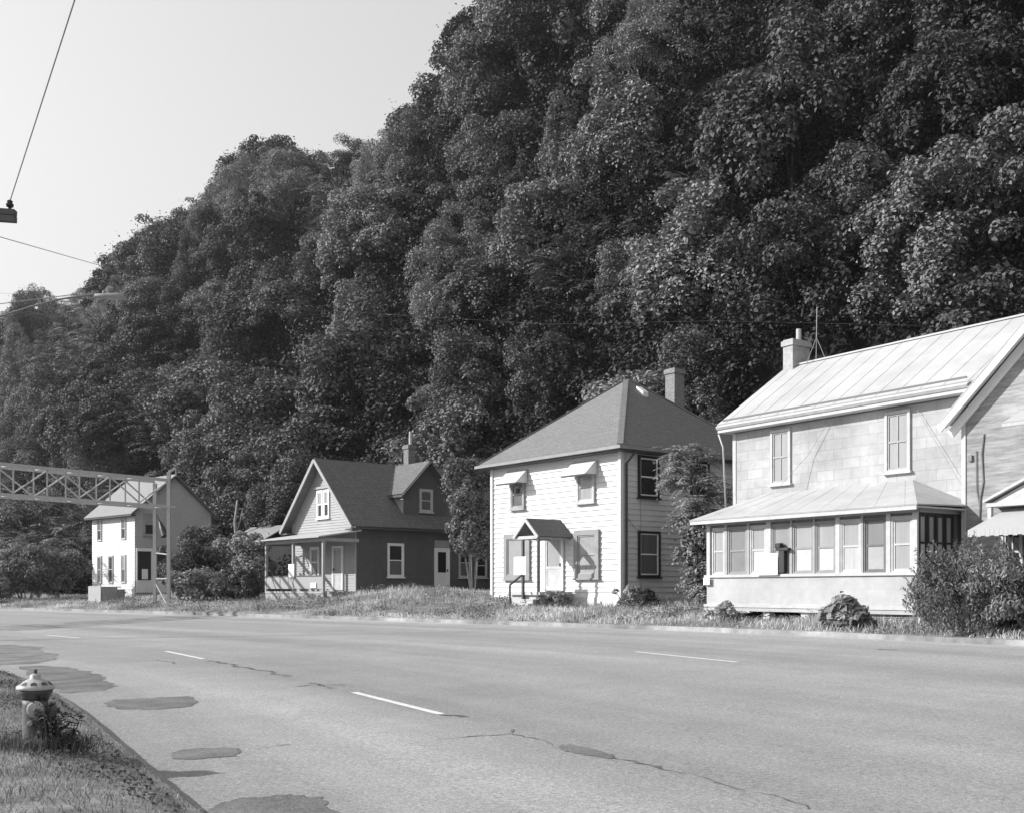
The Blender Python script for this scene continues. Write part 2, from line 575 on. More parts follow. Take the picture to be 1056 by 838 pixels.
def dash(p, q, wid):
    a, b = Vector(on_road(*p)), Vector(on_road(*q))
    d = (b - a); nrm = Vector((-d.y, d.x, 0)).normalized() * wid / 2
    mb = MB(); n = 8
    for k in range(n):
        c0, c1 = a.lerp(b, k / n), a.lerp(b, (k + 1) / n)
        pts = [c0 - nrm, c1 - nrm, c1 + nrm, c0 + nrm]
        pts = [(v.x, v.y, ROADZ * min(1, max(0, road_coord(v.x, v.y)[1])) + 0.005) for v in pts]
        mb.poly(pts)
    o = mb.build('lane_marking', M_paint)
    if o.data.polygons[0].normal.z < 0: o.data.flip_normals()
    tag(o, kind='structure')
dash((365, 713.5), (455, 736), 0.11)
dash((171, 671), (210, 679), 0.11)
dash((655, 671.5), (760, 682.3), 0.11)
dash((48, 654.5), (82, 657.5), 0.11)

road_poly('asphalt_patch', [(-30, 664), (20, 665), (42, 667), (44, 672), (60, 674), (56, 680), (36, 684), (6, 685), (-30, 688)], M_patch_light, 0.004, 0.06, 9)
road_poly('asphalt_patch', [(18, 687), (52, 686), (92, 691), (104, 696), (110, 702), (118, 707), (108, 711), (78, 713.5), (66, 714), (50, 706), (34, 698)], M_patch, 0.004, 0.05, 9)
road_poly('asphalt_patch', [(106, 725), (118, 721), (160, 719), (196, 717), (203, 724), (196, 728), (160, 731.5), (120, 730.5)], M_patch, 0.004, 0.02, 9)
road_poly('asphalt_patch', [(176, 776), (186, 773), (210, 771), (244, 770.5), (249, 775), (243, 779), (200, 783), (178, 782)], M_patch, 0.004, 0.015, 9)
road_poly('asphalt_patch', [(205, 838), (240, 824), (300, 818.5), (330, 822), (352, 840), (352, 870), (205, 870)], M_patch, 0.004, 0.02, 9)
road_poly('asphalt_patch', [(573, 768), (588, 767.5), (612, 772), (634, 779), (628, 782.5), (606, 778), (584, 774)], M_patch, 0.004, 0.02, 6)

def crack(pix, wid, name='road_crack'):
    P = [Vector(on_road(*p)) for p in pix]
    rr = random.Random(int(pix[0][0]))
    pts = []
    for a, b in zip(P, P[1:]):
        n = max(2, int((b - a).length / 0.09))
        for k in range(n): pts.append(a.lerp(b, k / n))
    pts.append(P[-1])
    mb = MB(); prev = None; wid *= .6
    for k, p in enumerate(pts):
        d = (pts[min(k + 1, len(pts) - 1)] - pts[max(k - 1, 0)]); nrm = Vector((-d.y, d.x, 0)).normalized()
        ww = wid * rr.choice([.12, .3, .5, .8, 1.0, 1.3]) * rr.uniform(.7, 1.2)
        q = p + nrm * (rr.uniform(-0.03, 0.03) + .05 * math.sin(k * .55) + .04 * math.sin(k * .21))
        z = ROADZ * min(1, max(0, road_coord(q.x, q.y)[1])) + 0.0045
        cur = ((q.x - nrm.x * ww / 2, q.y - nrm.y * ww / 2, z), (q.x + nrm.x * ww / 2, q.y + nrm.y * ww / 2, z))
        if prev: mb.quad(prev[0], cur[0], cur[1], prev[1])
        prev = cur
    tag(mb.build(name, M_crack), kind='structure')
crack([(214, 681), (234, 684), (262, 689.5), (297, 697)], 0.16)
crack([(304, 708), (322, 706.5), (356, 705.5)], 0.10)
crack([(318, 704), (342, 709)], 0.10)
crack([(456, 737), (478, 739.5)], 0.13)
crack([(452, 762), (486, 760.5), (512, 758), (526, 755.5), (546, 761), (573, 768)], 0.045)
crack([(526, 755.5), (536, 752)], 0.06)
crack([(630, 781), (652, 787), (672, 791), (692, 795)], 0.09)
crack([(692, 795), (742, 808), (788, 820), (836, 834)], 0.03)
crack([(262, 772), (306, 768), (330, 766)], 0.03)
crack([(140, 682), (160, 680), (186, 684)], 0.06)
crack([(100, 692), (116, 690.5)], 0.06)
crack([(905, 669), (922, 670)], 0.2)

# ---------------------------------------------------------------- leaves (numpy)
def unit(a):
    return a / np.maximum(1e-6, np.linalg.norm(a, axis=1, keepdims=True))

def leaf_quads(C, Nrm, Lg, Wd, T=None, r=rng):
    """one folded pointed leaf per centre"""
    n = len(C)
    if T is None: T = r.normal(size=(n, 3))
    T = unit(T - Nrm * np.sum(T * Nrm, axis=1, keepdims=True))
    B = np.cross(Nrm, T)
    Lg = np.broadcast_to(np.asarray(Lg, float).reshape(-1, 1), (n, 1)); Wd = np.broadcast_to(np.asarray(Wd, float).reshape(-1, 1), (n, 1))
    base = C - T * Lg * 0.5; tip = C + T * Lg * 0.5 - Nrm * Lg * 0.12
    l = C - B * Wd * 0.5 + Nrm * Wd * 0.16 - T * Lg * 0.05
    q = C + B * Wd * 0.5 + Nrm * Wd * 0.16 - T * Lg * 0.05
    V = np.stack([base, l, tip, q], axis=1).reshape(-1, 3)
    F = np.arange(4 * n).reshape(-1, 4)
    return V, F

def crown_pts(r, rad, zc, nl, per, lobe=(0.2, 0.36), low=-0.45, flat=0.72, power=0.5):
    """leaf centres and normals of a lobed crown"""
    C, NN, lobes = [], [], []
    rad = np.array(rad)
    ph = r.uniform(0, 6.28, 6)
    voids = unit(r.normal(size=(4, 3)) * np.array([1, 1, .5]))
    for k in range(nl):
        while True:
            d = r.normal(size=3); d /= np.linalg.norm(d)
            if d[2] > low and (nl < 60 or np.max(voids @ d) < .82): break
        az = math.atan2(d[1], d[0])
        f = 1 + 0.16 * math.sin(2 * az + ph[0]) + 0.13 * math.sin(3 * az + ph[1] + 2 * d[2]) + 0.1 * math.sin(5 * d[2] + ph[2])
        c = d * rad * f * (0.35 + 0.55 * r.random() ** power) + np.array([0, 0, zc])
        lr = r.uniform(*lobe) * rad.mean()
        lobes.append((c, lr))
        m = int(per * (lr / (0.28 * rad.mean())) ** 2)
        dd = unit(r.normal(size=(m * 2, 3)))
        outw = unit((d * 0.65 + np.array([0, 0, 0.7])).reshape(1, 3))
        keep = np.sum(dd * outw, axis=1) > r.uniform(-0.65, 0.35, m * 2)
        dd = dd[keep][:m]
        rr = lr * (1.12 - .55 * r.random((len(dd), 1)) ** 1.9)
        st3 = r.uniform(.65, 1.45, 3) if nl >= 60 else np.ones(3)
        stray = r.normal(size=dd.shape) * lr * .32 * (r.random((len(dd), 1)) < .12)
        C.append(c + dd * rr * st3 * np.array([1, 1, flat]) + stray)
        NN.append(unit(dd * 0.75 + np.array([0, 0, 0.45]) + r.normal(size=dd.shape) * 0.42))
    return np.concatenate(C), np.concatenate(NN), lobes

M_bark = mat('grey_bark', 0.16, 0.9, 0.1, 6, 0.5, 0.6, streak=(3, 3, 0.5))
M_bark_pale = mat('pale_bark', 0.33, 0.9, 0.1, 6, 0.4, 0.6, streak=(3, 3, 0.5))
M_leafs = [leaf_mat('mid_leaves', 0.165, .35, trans=.1), leaf_mat('dark_leaves', 0.11, .35, trans=.1), leaf_mat('pale_leaves', 0.215, .35, trans=.12), leaf_mat('vine_leaves', 0.185, .35, trans=.1)]

def trunk_mesh(r, height, rad, lobes, lean=0.0, nlimb=7, base=-1.0):
    mb = MB()
    pts, rads = [], []
    n = 6
    ox, oy = r.uniform(-1, 1) * lean, r.uniform(-1, 1) * lean
    for k in range(n + 1):
        t = k / n
        pts.append((ox * t * t + 0.12 * math.sin(3 * t + ox), oy * t * t + 0.1 * math.sin(4 * t), base + (height - base) * t))
        rads.append(rad * (1.25 - t * 0.95) if k else rad * 1.5)
    mb.tube(pts, rads, 8)
    idx = r.permutation(len(lobes))[:nlimb]
    for i in idx:
        c, lr = lobes[i]
        t = min(0.92, max(0.3, (c[2] - 0.3 * lr) / height * 0.62))
        k = t * n; k0 = int(k); f = k - k0
        a = Vector(pts[k0]).lerp(Vector(pts[min(n, k0 + 1)]), f)
        b = Vector(c)
        mid = a.lerp(b, 0.5) + Vector((0, 0, 0.12 * (b - a).length))
        mb.tube([a, mid, b], [rad * 0.5 * (1.1 - t), rad * 0.32 * (1.1 - t), rad * 0.1], 6)
    return mb

def make_tree(name, seed, rad, height, nl, per, leaf, m, trunk_r=0.16, lobe=(0.2, 0.36), low=-0.45, bark=None, flat=0.72, lean=0.3, aspect=0.62, base=-1.0):
    r = np.random.default_rng(seed)
    zc = height - rad[2] * 0.95
    C, NN, lobes = crown_pts(r, rad, zc, nl, per, lobe, low, flat)
    n = len(C)
    lg = leaf * r.uniform(0.7, 1.3, n)
    V, F = leaf_quads(C, NN, lg, lg * aspect, r=r)
    root = empty(name)
    trunk_mesh(r, zc + rad[2] * 0.3, trunk_r, lobes, lean, base=base).build('trunk', bark or M_bark, root, smooth=True)
    np_mesh('crown', V, F, m, root)
    return root

def frond_leaves(r, starts, dirs, length, pairs=8, leaflet=0.28, droop=0.5):
    """compound leaves: leaflets in pairs along arching stalks; returns leaf quads and the stalk polylines"""
    Cs, Ns, Ts, Ls, stalks = [], [], [], [], []
    for s, d, Lg in zip(starts, dirs, length):
        d = d / np.linalg.norm(d)
        side = np.cross(d, [0, 0, 1.0]); sn = np.linalg.norm(side)
        side = side / sn if sn > 0.05 else np.array([1.0, 0, 0])
        line = []
        for k in range(pairs + 1):
            t = k / pairs
            p = s + d * Lg * t - np.array([0, 0, droop * Lg * t * t])
            line.append(p)
            if k == 0: continue
            tang = d - np.array([0, 0, 2 * droop * t]); tang = tang / np.linalg.norm(tang)
            upn = np.cross(side, tang); upn = upn / np.linalg.norm(upn)
            if upn[2] < 0: upn = -upn
            ll = leaflet * (1 - 0.35 * abs(2 * t - 0.9)) * r.uniform(0.85, 1.15)
            for sg in (-1, 1):
                tv = side * sg * 0.9 + tang * 0.45 - np.array([0, 0, 0.28])
                tv = tv / np.linalg.norm(tv)
                Cs.append(p + tv * ll * 0.5); Ts.append(tv)
                Ns.append(upn + r.normal(size=3) * 0.18); Ls.append(ll)
        stalks.append(line)
    Cs, Ns, Ts, Ls = np.array(Cs), unit(np.array(Ns)), np.array(Ts), np.array(Ls)
    V, F = leaf_quads(Cs, Ns, Ls, Ls * 0.34, T=Ts, r=r)
    return V, F, stalks

def frond_tree(name, seed, height, spread, nbr, per, leaflet, m, lean=(0, 0), bark=None, trunk_r=0.06, zmin=0.25):
    r = np.random.default_rng(seed)
    root = empty(name)
    mb = MB()
    top = np.array([lean[0], lean[1], height])
    pts = [tuple(np.array([lean[0] * t * t, lean[1] * t * t, height * 0.93 * t])) for t in np.linspace(0, 1, 7)]
    mb.tube(pts, [trunk_r * (1.2 - 0.9 * t) for t in np.linspace(0, 1, 7)], 7)
    starts, dirs, lens = [], [], []
    for b in range(nbr):
        t = zmin + (1 - zmin) * (b + 0.5) / nbr
        a = np.array([lean[0] * t * t, lean[1] * t * t, height * 0.93 * t])
        az = r.uniform(0, 6.28)
        prof = math.sin(math.pi * min(1, 0.25 + 0.75 * (1 - (t - zmin) / (1 - zmin)) ** 0.8))
        ln = spread * (0.3 + 0.75 * prof) * r.uniform(0.6, 1.1)
        e = a + np.array([math.cos(az) * ln, math.sin(az) * ln, 0.35 * ln + 0.1])
        mid = (a + e) / 2 + np.array([0, 0, 0.1 * ln])
        mb.tube([tuple(a), tuple(mid), tuple(e)], [trunk_r * 0.4, trunk_r * 0.3, trunk_r * 0.12], 5)
        for k in range(per):
            q = r.random()
            s = a * (1 - (0.45 + 0.55 * q)) + e * (0.45 + 0.55 * q)
            a2 = az + r.normal() * 0.95
            starts.append(s); dirs.append(np.array([math.cos(a2), math.sin(a2), r.uniform(-0.1, 0.7)])); lens.append(leaflet * r.uniform(2.6, 4.2))
    V, F, stalks = frond_leaves(r, starts, dirs, lens, 8, leaflet, 0.42)
    mb.build('trunk', bark or M_bark, root, smooth=True)
    np_mesh('crown', V, F, m, root)
    return root

# ---------------------------------------------------------------- building helpers
def plane_pt(pl, x, z, d):
    """pl = (kind, offset): 'f' front wall y=offset facing -y; 'r' right wall x=offset facing +x; 'l' left wall; 'b' back wall"""
    k, o = pl
    if k == 'f': return (x, o - d, z)
    if k == 'b': return (x, o + d, z)
    if k == 'r': return (o + d, x, z)
    if k == 'l': return (o - d, x, z)

def pbox(mb, pl, x0, x1, z0, z1, d0, d1, mi=0):
    c = [plane_pt(pl, x, z, d) for z in (z0, z1) for (x, d) in ((x0, d1), (x1, d1), (x1, d0), (x0, d0))]
    if pl[0] in 'bl': c = [c[1], c[0], c[3], c[2], c[5], c[4], c[7], c[6]]
    mb.hexa(c, mi)

def clap(mb, pl, z0, z1, xl, xr, pitch=0.2, lip=0.02, mi=0):
    """overlapping boards: each row leans out at its lower edge; xl, xr: functions of height"""
    n = max(1, round((z1 - z0) / pitch)); h = (z1 - z0) / n
    for k in range(n):
        a, b = z0 + k * h, z0 + (k + 1) * h
        la, lb, ra, rb = xl(a), xl(b), xr(a), xr(b)
        if ra - la < 0.02: continue
        if rb < lb: rb = lb = (lb + rb) / 2
        P = [plane_pt(pl, la, a, lip), plane_pt(pl, ra, a, lip), plane_pt(pl, rb, b, 0.002), plane_pt(pl, lb, b, 0.002)]
        U = [plane_pt(pl, la, a, 0.0), plane_pt(pl, ra, a, 0.0), P[1], P[0]]
        if pl[0] in 'bl': P.reverse(); U.reverse()
        mb.poly(P, mi); mb.poly(U, mi)

M_glass = mat('dark_glass', 0.02, 0.06, 0.55)
M_glass_grey = mat('curtained_glass', 0.13, 0.12, 0.5, 3.0, 0.25, streak=(6, 6, 0.4))
M_glass_pale = mat('blind_behind_glass', 0.32, 0.15, 0.5, 2.0, 0.12, streak=(4, 4, 0.3))
M_glass_white = mat('white_blind_behind_glass', 0.5, 0.2, 0.45, 2.0, 0.08)
M_white = mat('white_paint', 0.80, 0.6, 0.3, 3, 0.05)
M_offwhite = mat('weathered_white_paint', 0.46, 0.65, 0.3, 4, 0.14)
M_greypaint = mat('grey_paint', 0.33, 0.65, 0.3, 4, 0.14)
M_black = mat('black_paint', 0.025, 0.5, 0.4)
M_placard = mat('blank_white_board', 0.86, 0.6, 0.2, 2, 0.03)

def window(parent, pl, x0, x1, z0, z1, frame=M_white, panes=(M_glass, M_glass), fw=0.09, depth=0.06, sash=None, rail=True, mull=0, sill=True, label=None):
    fr = MB()
    pbox(fr, pl, x0, x0 + fw, z0, z1, 0.0, depth); pbox(fr, pl, x1 - fw, x1, z0, z1, 0.0, depth)
    pbox(fr, pl, x0 + fw, x1 - fw, z1 - fw, z1, 0.0, depth); pbox(fr, pl, x0 + fw, x1 - fw, z0, z0 + fw * 0.8, 0.0, depth)
    if sill: pbox(fr, pl, x0 - 0.05, x1 + 0.05, z0 - 0.06, z0 - 0.002, 0.0, depth + 0.05)
    w = fr.build('window', frame, parent)
    if label: w['label'] = label
    sb = MB(); s = sash or frame
    a0, a1, b0, b1 = x0 + fw, x1 - fw, z0 + fw * 0.8, z1 - fw
    zm = (b0 + b1) / 2; t = 0.05
    pbox(sb, pl, a0, a0 + t, b0, b1, 0.012, depth * 0.55); pbox(sb, pl, a1 - t, a1, b0, b1, 0.012, depth * 0.55)
    pbox(sb, pl, a0 + t, a1 - t, b1 - t, b1, 0.012, depth * 0.55); pbox(sb, pl, a0 + t, a1 - t, b0, b0 + t, 0.012, depth * 0.55)
    if rail: pbox(sb, pl, a0 + t, a1 - t, zm - t / 2, zm + t / 2, 0.012, depth * 0.6)
    for k in range(mull):
        xm = a0 + (a1 - a0) * (k + 1) / (mull + 1)
        pbox(sb, pl, xm - 0.018, xm + 0.018, b0 + t, b1 - t, 0.012, depth * 0.5)
    sb.build('sash', s, w)
    p = MB()
    pbox(p, pl, a0, a1, zm, b1, 0.003, 0.009, 0); pbox(p, pl, a0, a1, b0, zm, 0.003, 0.009, 1)
    p.build('pane', list(panes), w)
    return w

def door(parent, pl, x0, x1, z0, z1, frame, leaf, pane, lower=0.9, handle_side=1, label=None):
    d = MB(); fw = 0.1
    pbox(d, pl, x0, x0 + fw, z0, z1, 0, 0.07); pbox(d, pl, x1 - fw, x1, z0, z1, 0, 0.07); pbox(d, pl, x0 + fw, x1 - fw, z1 - fw, z1, 0, 0.07)
    o = d.build('door', frame, parent)
    if label: o['label'] = label
    a0, a1, b0, b1 = x0 + fw, x1 - fw, z0, z1 - fw
    l = MB(); t = 0.11; zm = b0 + lower
    pbox(l, pl, a0, a0 + t, b0, b1, 0.01, 0.045); pbox(l, pl, a1 - t, a1, b0, b1, 0.01, 0.045)
    pbox(l, pl, a0 + t, a1 - t, b1 - t, b1, 0.01, 0.045); pbox(l, pl, a0 + t, a1 - t, b0, b0 + 0.2, 0.01, 0.045)
    pbox(l, pl, a0 + t, a1 - t, zm, zm + 0.1, 0.01, 0.045)
    pbox(l, pl, a0 + t, a1 - t, b0 + 0.2, zm, 0.01, 0.03)
    l.build('door_leaf', leaf, o)
    p = MB(); pbox(p, pl, a0 + t, a1 - t, zm + 0.1, b1 - t, 0.004, 0.016); p.build('pane', pane, o)
    h = MB(); hx = a1 - t / 2 if handle_side > 0 else a0 + t / 2
    pbox(h, pl, hx - 0.025, hx + 0.025, b0 + 0.95, b0 + 1.07, 0.045, 0.09); h.build('handle', M_black, o)
    return o

def house_root(name, px, D, a_deg, label, cat='house'):
    C = at(px, HORY, D)
    o = empty(name, (C[0], C[1], 0), R_(a_deg) - math.pi / 2)
    tag(o, label, cat)
    return o

def to_world(root, p):
    c, s = math.cos(root.rotation_euler.z), math.sin(root.rotation_euler.z)
    return Vector((root.location.x + c * p[0] - s * p[1], root.location.y + s * p[0] + c * p[1], p[2]))

def chimney(parent, x0, x1, y0, y1, z0, z1, m, flue=0.0):
    c = MB()
    c.box(x0, x1, y0, y1, z0, z1 - 0.22); c.box(x0 - 0.05, x1 + 0.05, y0 - 0.05, y1 + 0.05, z1 - 0.218, z1 - 0.05); c.box(x0, x1, y0, y1, z1 - 0.048, z1)
    o = c.build('chimney', m, parent)
    if flue:
        f = MB(); xm, ym = (x0 + x1) / 2 + 0.1, (y0 + y1) / 2
        f.lathe([(0.09, z1 + 0.002), (0.085, z1 + flue)], (xm, ym, 0), n=12); f.build('flue', M_offwhite, o)
    return o

# ---------------------------------------------------------------- the white house with the hipped roof
M_clap_w = mat('white_clapboard', 0.66, 0.6, 0.25, 2.5, 0.05, big=(0.6, 0.04))
M_shingle = mat('grey_shingles', 0.20, 0.9, 0.15, 7, 0.16, 0.4, 40, brick=('roof', 0.34, 0.115, 0.72, 0.012, 0.9))
M_found = mat('whitewashed_foundation', 0.6, 0.85, 0.2, 5, 0.2, 0.4)
M_brickgrey = mat('chimney_brick', 0.23, 0.85, 0.2, 8, 0.2, 0.3, brick=('wall', 0.22, 0.075, 1.25, 0.012, 0.75))
M_greyfelt = mat('dark_porch_shingles', 0.16, 0.9, 0.15, 7, 0.2, 0.4, 40, brick=('roof', 0.3, 0.1, 0.72, 0.012, 0.88))

h2 = house_root('clapboard_house', 640, 40, 38, 'white clapboard two-storey house with a dark hipped roof and small gabled door hood')
W2, D2 = 7.84, 8.2
def build_h2():
    z0, zt = 1.28, 6.66
    wl = MB()
    wl.box(-W2 + .02, -.02, .02, D2 - .02, 0.3, zt)
    for pl, a, b in ((('f', 0.02), -W2, 0), (('b', D2 - .02), -W2, 0), (('r', -0.02), 0, D2), (('l', -W2 + .02), 0, D2)):
        clap(wl, pl, z0, zt, lambda z, a=a: a, lambda z, b=b: b, 0.205, 0.04)
    for x, y in ((-W2, 0), (0, 0), (-W2, D2), (0, D2)):
        wl.box(x - 0.07, x + 0.07, y - 0.07 + .0, y + 0.07, z0, zt)
    wl.build('wall', M_clap_w, h2)
    f = MB(); f.box(-W2 - .03, .03, -.03, D2 + .03, -0.2, z0 - .004); f.build('foundation', M_found, h2)
    # hip roof
    ov = 0.48; ez = 6.86; ax, ay0, ay1, az = -W2 / 2, 4.05, 4.35, 10.38
    x0, x1, y0, y1 = -W2 - ov, ov, -ov, D2 + ov
    rf = MB()
    A, B, C, Dd = (x0, y0, ez), (x1, y0, ez), (x1, y1, ez), (x0, y1, ez)
    P, Q = (ax, ay0, az), (ax, ay1, az)
    rf.poly([A, B, P]); rf.poly([B, C, Q, P]); rf.poly([C, Dd, Q]); rf.poly([Dd, A, P, Q])
    rf.poly([(x0, y0, ez - .03), (x0, y1, ez - .03), (x1, y1, ez - .03), (x1, y0, ez - .03)])
    for a, b in ((A, B), (B, C), (C, Dd), (Dd, A)):
        rf.quad((a[0], a[1], ez - .03), (b[0], b[1], ez - .03), b, a)
    o = rf.build('roof', M_shingle, h2)
    hb = MB()
    for c_, e_ in ((B, P), (A, P), (C, Q), (Dd, Q)):
        hb.bar(c_, e_, 0.22, 0.04)
    hb.build('hip_cap', M_shingle, o)
    fs = MB()   # dark-painted fascia and soffit, colour deepened for the soffit's shade
    fs.box(x0 + .05, x1 - .05, y0 + .05, y1 - .05, ez - .20, ez - .035)
    fs.build('eave', mat('dark_eave_tone', .10, .7, .2, 4, .1), h2)
    g = MB()
    g.box(x0 - .07, x1 + .07, y0 - .08, y0 + .045, ez - .15, ez - .04); g.box(x1 - .045, x1 + .08, y0 + .047, y1, ez - .15, ez - .04)
    g.build('gutter', mat('gutter_metal', 0.24, 0.5, 0.4, 3, 0.15), h2)
    ds = MB()
    ds.tube([(x1 + .02, 0.25, ez - .15), (x1 - .05, .25, ez - .3), (.09, .22, ez - .62), (.09, .22, 1.15), (.2, .22, 1.0)], 0.045, 8)
    ds.build('downspout', mat('dark_downspout', 0.05, 0.5, 0.4), h2, smooth=True)
    v = MB(); v.hexa([(-3.25, 4.0, 9.75), (-2.85, 4.0, 9.45), (-2.85, 4.3, 9.45), (-3.25, 4.3, 9.75), (-3.25, 4.0, 10.0), (-2.85, 4.0, 9.72), (-2.85, 4.3, 9.72), (-3.25, 4.3, 10.0)]); v.build('roof_vent', M_white, o)
    chimney(h2, -3.62, -3.08, 6.1, 6.7, 7.5, 11.0, M_brickgrey)
    # front openings
    fp = ('f', -0.03)
    grey = mat('faded_grey_trim', 0.28, 0.7, 0.25, 3, 0.12)
    window(h2, fp, -6.5, -5.6, 4.9, 6.1, M_greypaint, (M_glass_grey, M_glass_grey), 0.1, 0.07, label='small grey upper window with a dark spot under an awning')
    window(h2, fp, -2.36, -1.36, 4.9, 6.1, M_offwhite, (M_glass_pale, M_glass_pale), 0.1, 0.07)
    window(h2, fp, -6.95, -5.25, 2.02, 3.88, grey, (mat('grey_board', 0.30, 0.7, 0.2, 3, 0.1), mat('grey_board', 0.36)), 0.2, 0.07, rail=False, label='boarded grey window beside the front door')
    window(h2, fp, -2.5, -1.1, 2.02, 3.86, grey, (M_glass_pale, M_glass_pale), 0.2, 0.08, sash=M_greypaint)
    dk = MB(); pbox(dk, fp, -6.13, -5.97, 5.55, 5.75, 0.03, 0.05); dk.build('dark_opening', M_black, h2)
    door(h2, fp, -4.36, -3.16, 1.55, 3.72, M_white, M_offwhite, M_glass_pale, 0.85, 1, 'white screen door under the gabled hood')
    # window awnings: sheet metal, open below
    aw = mat('pale_awning_metal', 0.6, 0.45, 0.4, 6, 0.08, streak=(8, 1, 1))
    for xa, xb in ((-6.75, -5.42), (-2.62, -1.24)):
        a = MB(); zt_, zb, dd = 6.5, 5.93, 0.62
        a.slab([plane_pt(fp, xa, zt_, 0.02), plane_pt(fp, xa, zb, dd), plane_pt(fp, xb, zb, dd), plane_pt(fp, xb, zt_, 0.02)], 0.02)
        for x in (xa, xb - .015):
            t = [plane_pt(fp, x, zt_ - .03, 0.02), plane_pt(fp, x, zb, 0.02), plane_pt(fp, x, zb - 0.0, dd - .03)]
            u = [plane_pt(fp, x + .015, q[2], -q[1] - 0.03) for q in t]
            a.poly(t); a.poly(u[::-1])
        a.build('awning', aw, h2)
        e = MB(); pbox(e, fp, xa, xb, zb - .07, zb - .02, dd - .02, dd); e.build('awning_rim', M_black, h2)
    # gabled hood on posts with stoop, steps and railing
    hd = MB(); xe0, xe1, xm, yf, yb, ze, zp = -4.15, -2.62, -3.385, -1.75, 0.0, 3.62, 4.32
    hd.slab([(xe0, yf, ze), (xm, yf, zp), (xm, yb, zp), (xe0, yb, ze)], 0.06); hd.slab([(xm + .002, yf, zp), (xe1, yf, ze), (xe1, yb, ze), (xm + .002, yb, zp)], 0.06)
    hood = hd.build('door_hood', M_greyfelt, h2)
    tr = MB()
    tr.bar((xe0 + .02, yf - .03, ze - .05), (xm, yf - .03, zp - .06), 0.05, 0.12); tr.bar((xm, yf - .032, zp - .06), (xe1 - .02, yf - .032, ze - .05), 0.05, 0.12)
    tr.box(xe0 + .15, xe1 - .15, yf + .02, yf + .1, ze - .1, ze + .02)
    tr.box(xe0 + .12, xe0 + .2, yf + .1, yb - .06, ze - .1, ze + .02); tr.box(xe1 - .2, xe1 - .12, yf + .1, yb - .06, ze - .1, ze + .02)
    tr.build('trim', M_offwhite, hood)
    dkm = mat('dark_post_paint', 0.09, 0.6, 0.3, 4, 0.2)
    for x in (xe0 + .5, xe1 - .1):
        p = MB(); p.box(x - .045, x + .045, yf + .02, yf + .11, 0.9, ze - .1); p.build('hood_post', dkm, h2)
    st = MB(); st.box(-4.5, -2.6, -1.72, -.08, 1.38, 1.5)
    st.box(-4.45, -2.65, -1.6, -.1, 0.6, 1.376)
    for k in range(3):
        st.box(-3.5, -2.7, -1.72 - .24 * (k + 1), -1.72 - .24 * k - .003, 1.38 - .16 * (k + 1) - .05, 1.38 - .16 * (k + 1))
        st.box(-3.45, -2.75, -1.70 - .24 * (k + 1), -1.72 - .24 * k - .03, 0.6, 1.38 - .16 * (k + 1) - .052)
    st.build('stoop', M_offwhite, h2)
    rl = MB()
    rl.bar((-3.56, -1.75, 1.3), (-3.56, -1.75, 2.2), .06); rl.bar((-3.56, -2.4, 0.85), (-3.56, -2.4, 1.75), .06)
    rl.bar((-3.56, -1.75, 2.19), (-3.56, -2.4, 1.76), .06)
    rl.bar((-3.9, -1.70, 2.2), (-3.56, -1.70, 2.2), .05)
    rl.build('railing', mat('dark_rail', 0.06, 0.5, 0.4), h2)
    # right wall openings
    rp = ('r', 0.03)
    for y0_, y1_, za, zb, pn in ((0.85, 1.95, 5.03, 6.6, (M_glass, M_glass)), (3.7, 4.75, 5.03, 6.6, (M_glass, M_glass)), (0.85, 2.0, 2.06, 3.78, (M_glass_grey, M_glass_grey)), (3.9, 5.0, 2.06, 3.78, (M_glass, M_glass))):
        window(h2, rp, y0_, y1_, za, zb, M_black, pn, 0.09, 0.07, sash=M_white)
    # cable down the side wall
    c = MB(); c.tube([(0.06, 0.98, 6.6), (0.06, 0.98, 5.0), (0.06, 0.98, 3.0), (0.06, 0.98, 1.0)], 0.012, 5); c.tube([(0.06, 0.35, 4.2), (0.06, 0.7, 3.85), (0.06, 1.0, 3.78)], 0.012, 5); c.build('cable', M_greypaint, h2)
build_h2()

# ---------------------------------------------------------------- the pale house with the metal roof and closed-in porch, and its cross wing
M_asb = mat('pale_shingle_siding', 0.40, 0.8, 0.2, 5, 0.10, 0.25, 25, brick=('wall', 0.62, 0.30, 0.76, 0.012, 0.84), big=(0.7, 0.16))
M_rollbrick = mat('streaked_brick_paper_siding', 0.30, 0.85, 0.2, 2.2, 0.4, 0.2, 25, streak=(0.7, 0.7, 7), brick=('wall', 0.42, 0.16, 0.88, 0.008, 0.92), big=(0.5, 0.12))
M_metal = mat('pale_painted_metal_roof', 0.42, 0.55, 0.35, 2.0, 0.07, big=(0.5, 0.08))
M_metal2 = mat('porch_metal_roof', 0.42, 0.6, 0.3, 3.0, 0.10, big=(0.6, 0.1))
M_porchwall = mat('pale_porch_skirt', 0.43, 0.75, 0.2, 5, 0.08, 0.2, 25, brick=('wall', 0.62, 0.4, 0.9, 0.006, 0.95), big=(0.8, 0.1))
h4 = house_root('frame_house', 945, 27, 34, 'pale two-storey house with a standing-seam metal roof and a long glazed porch facing the road')
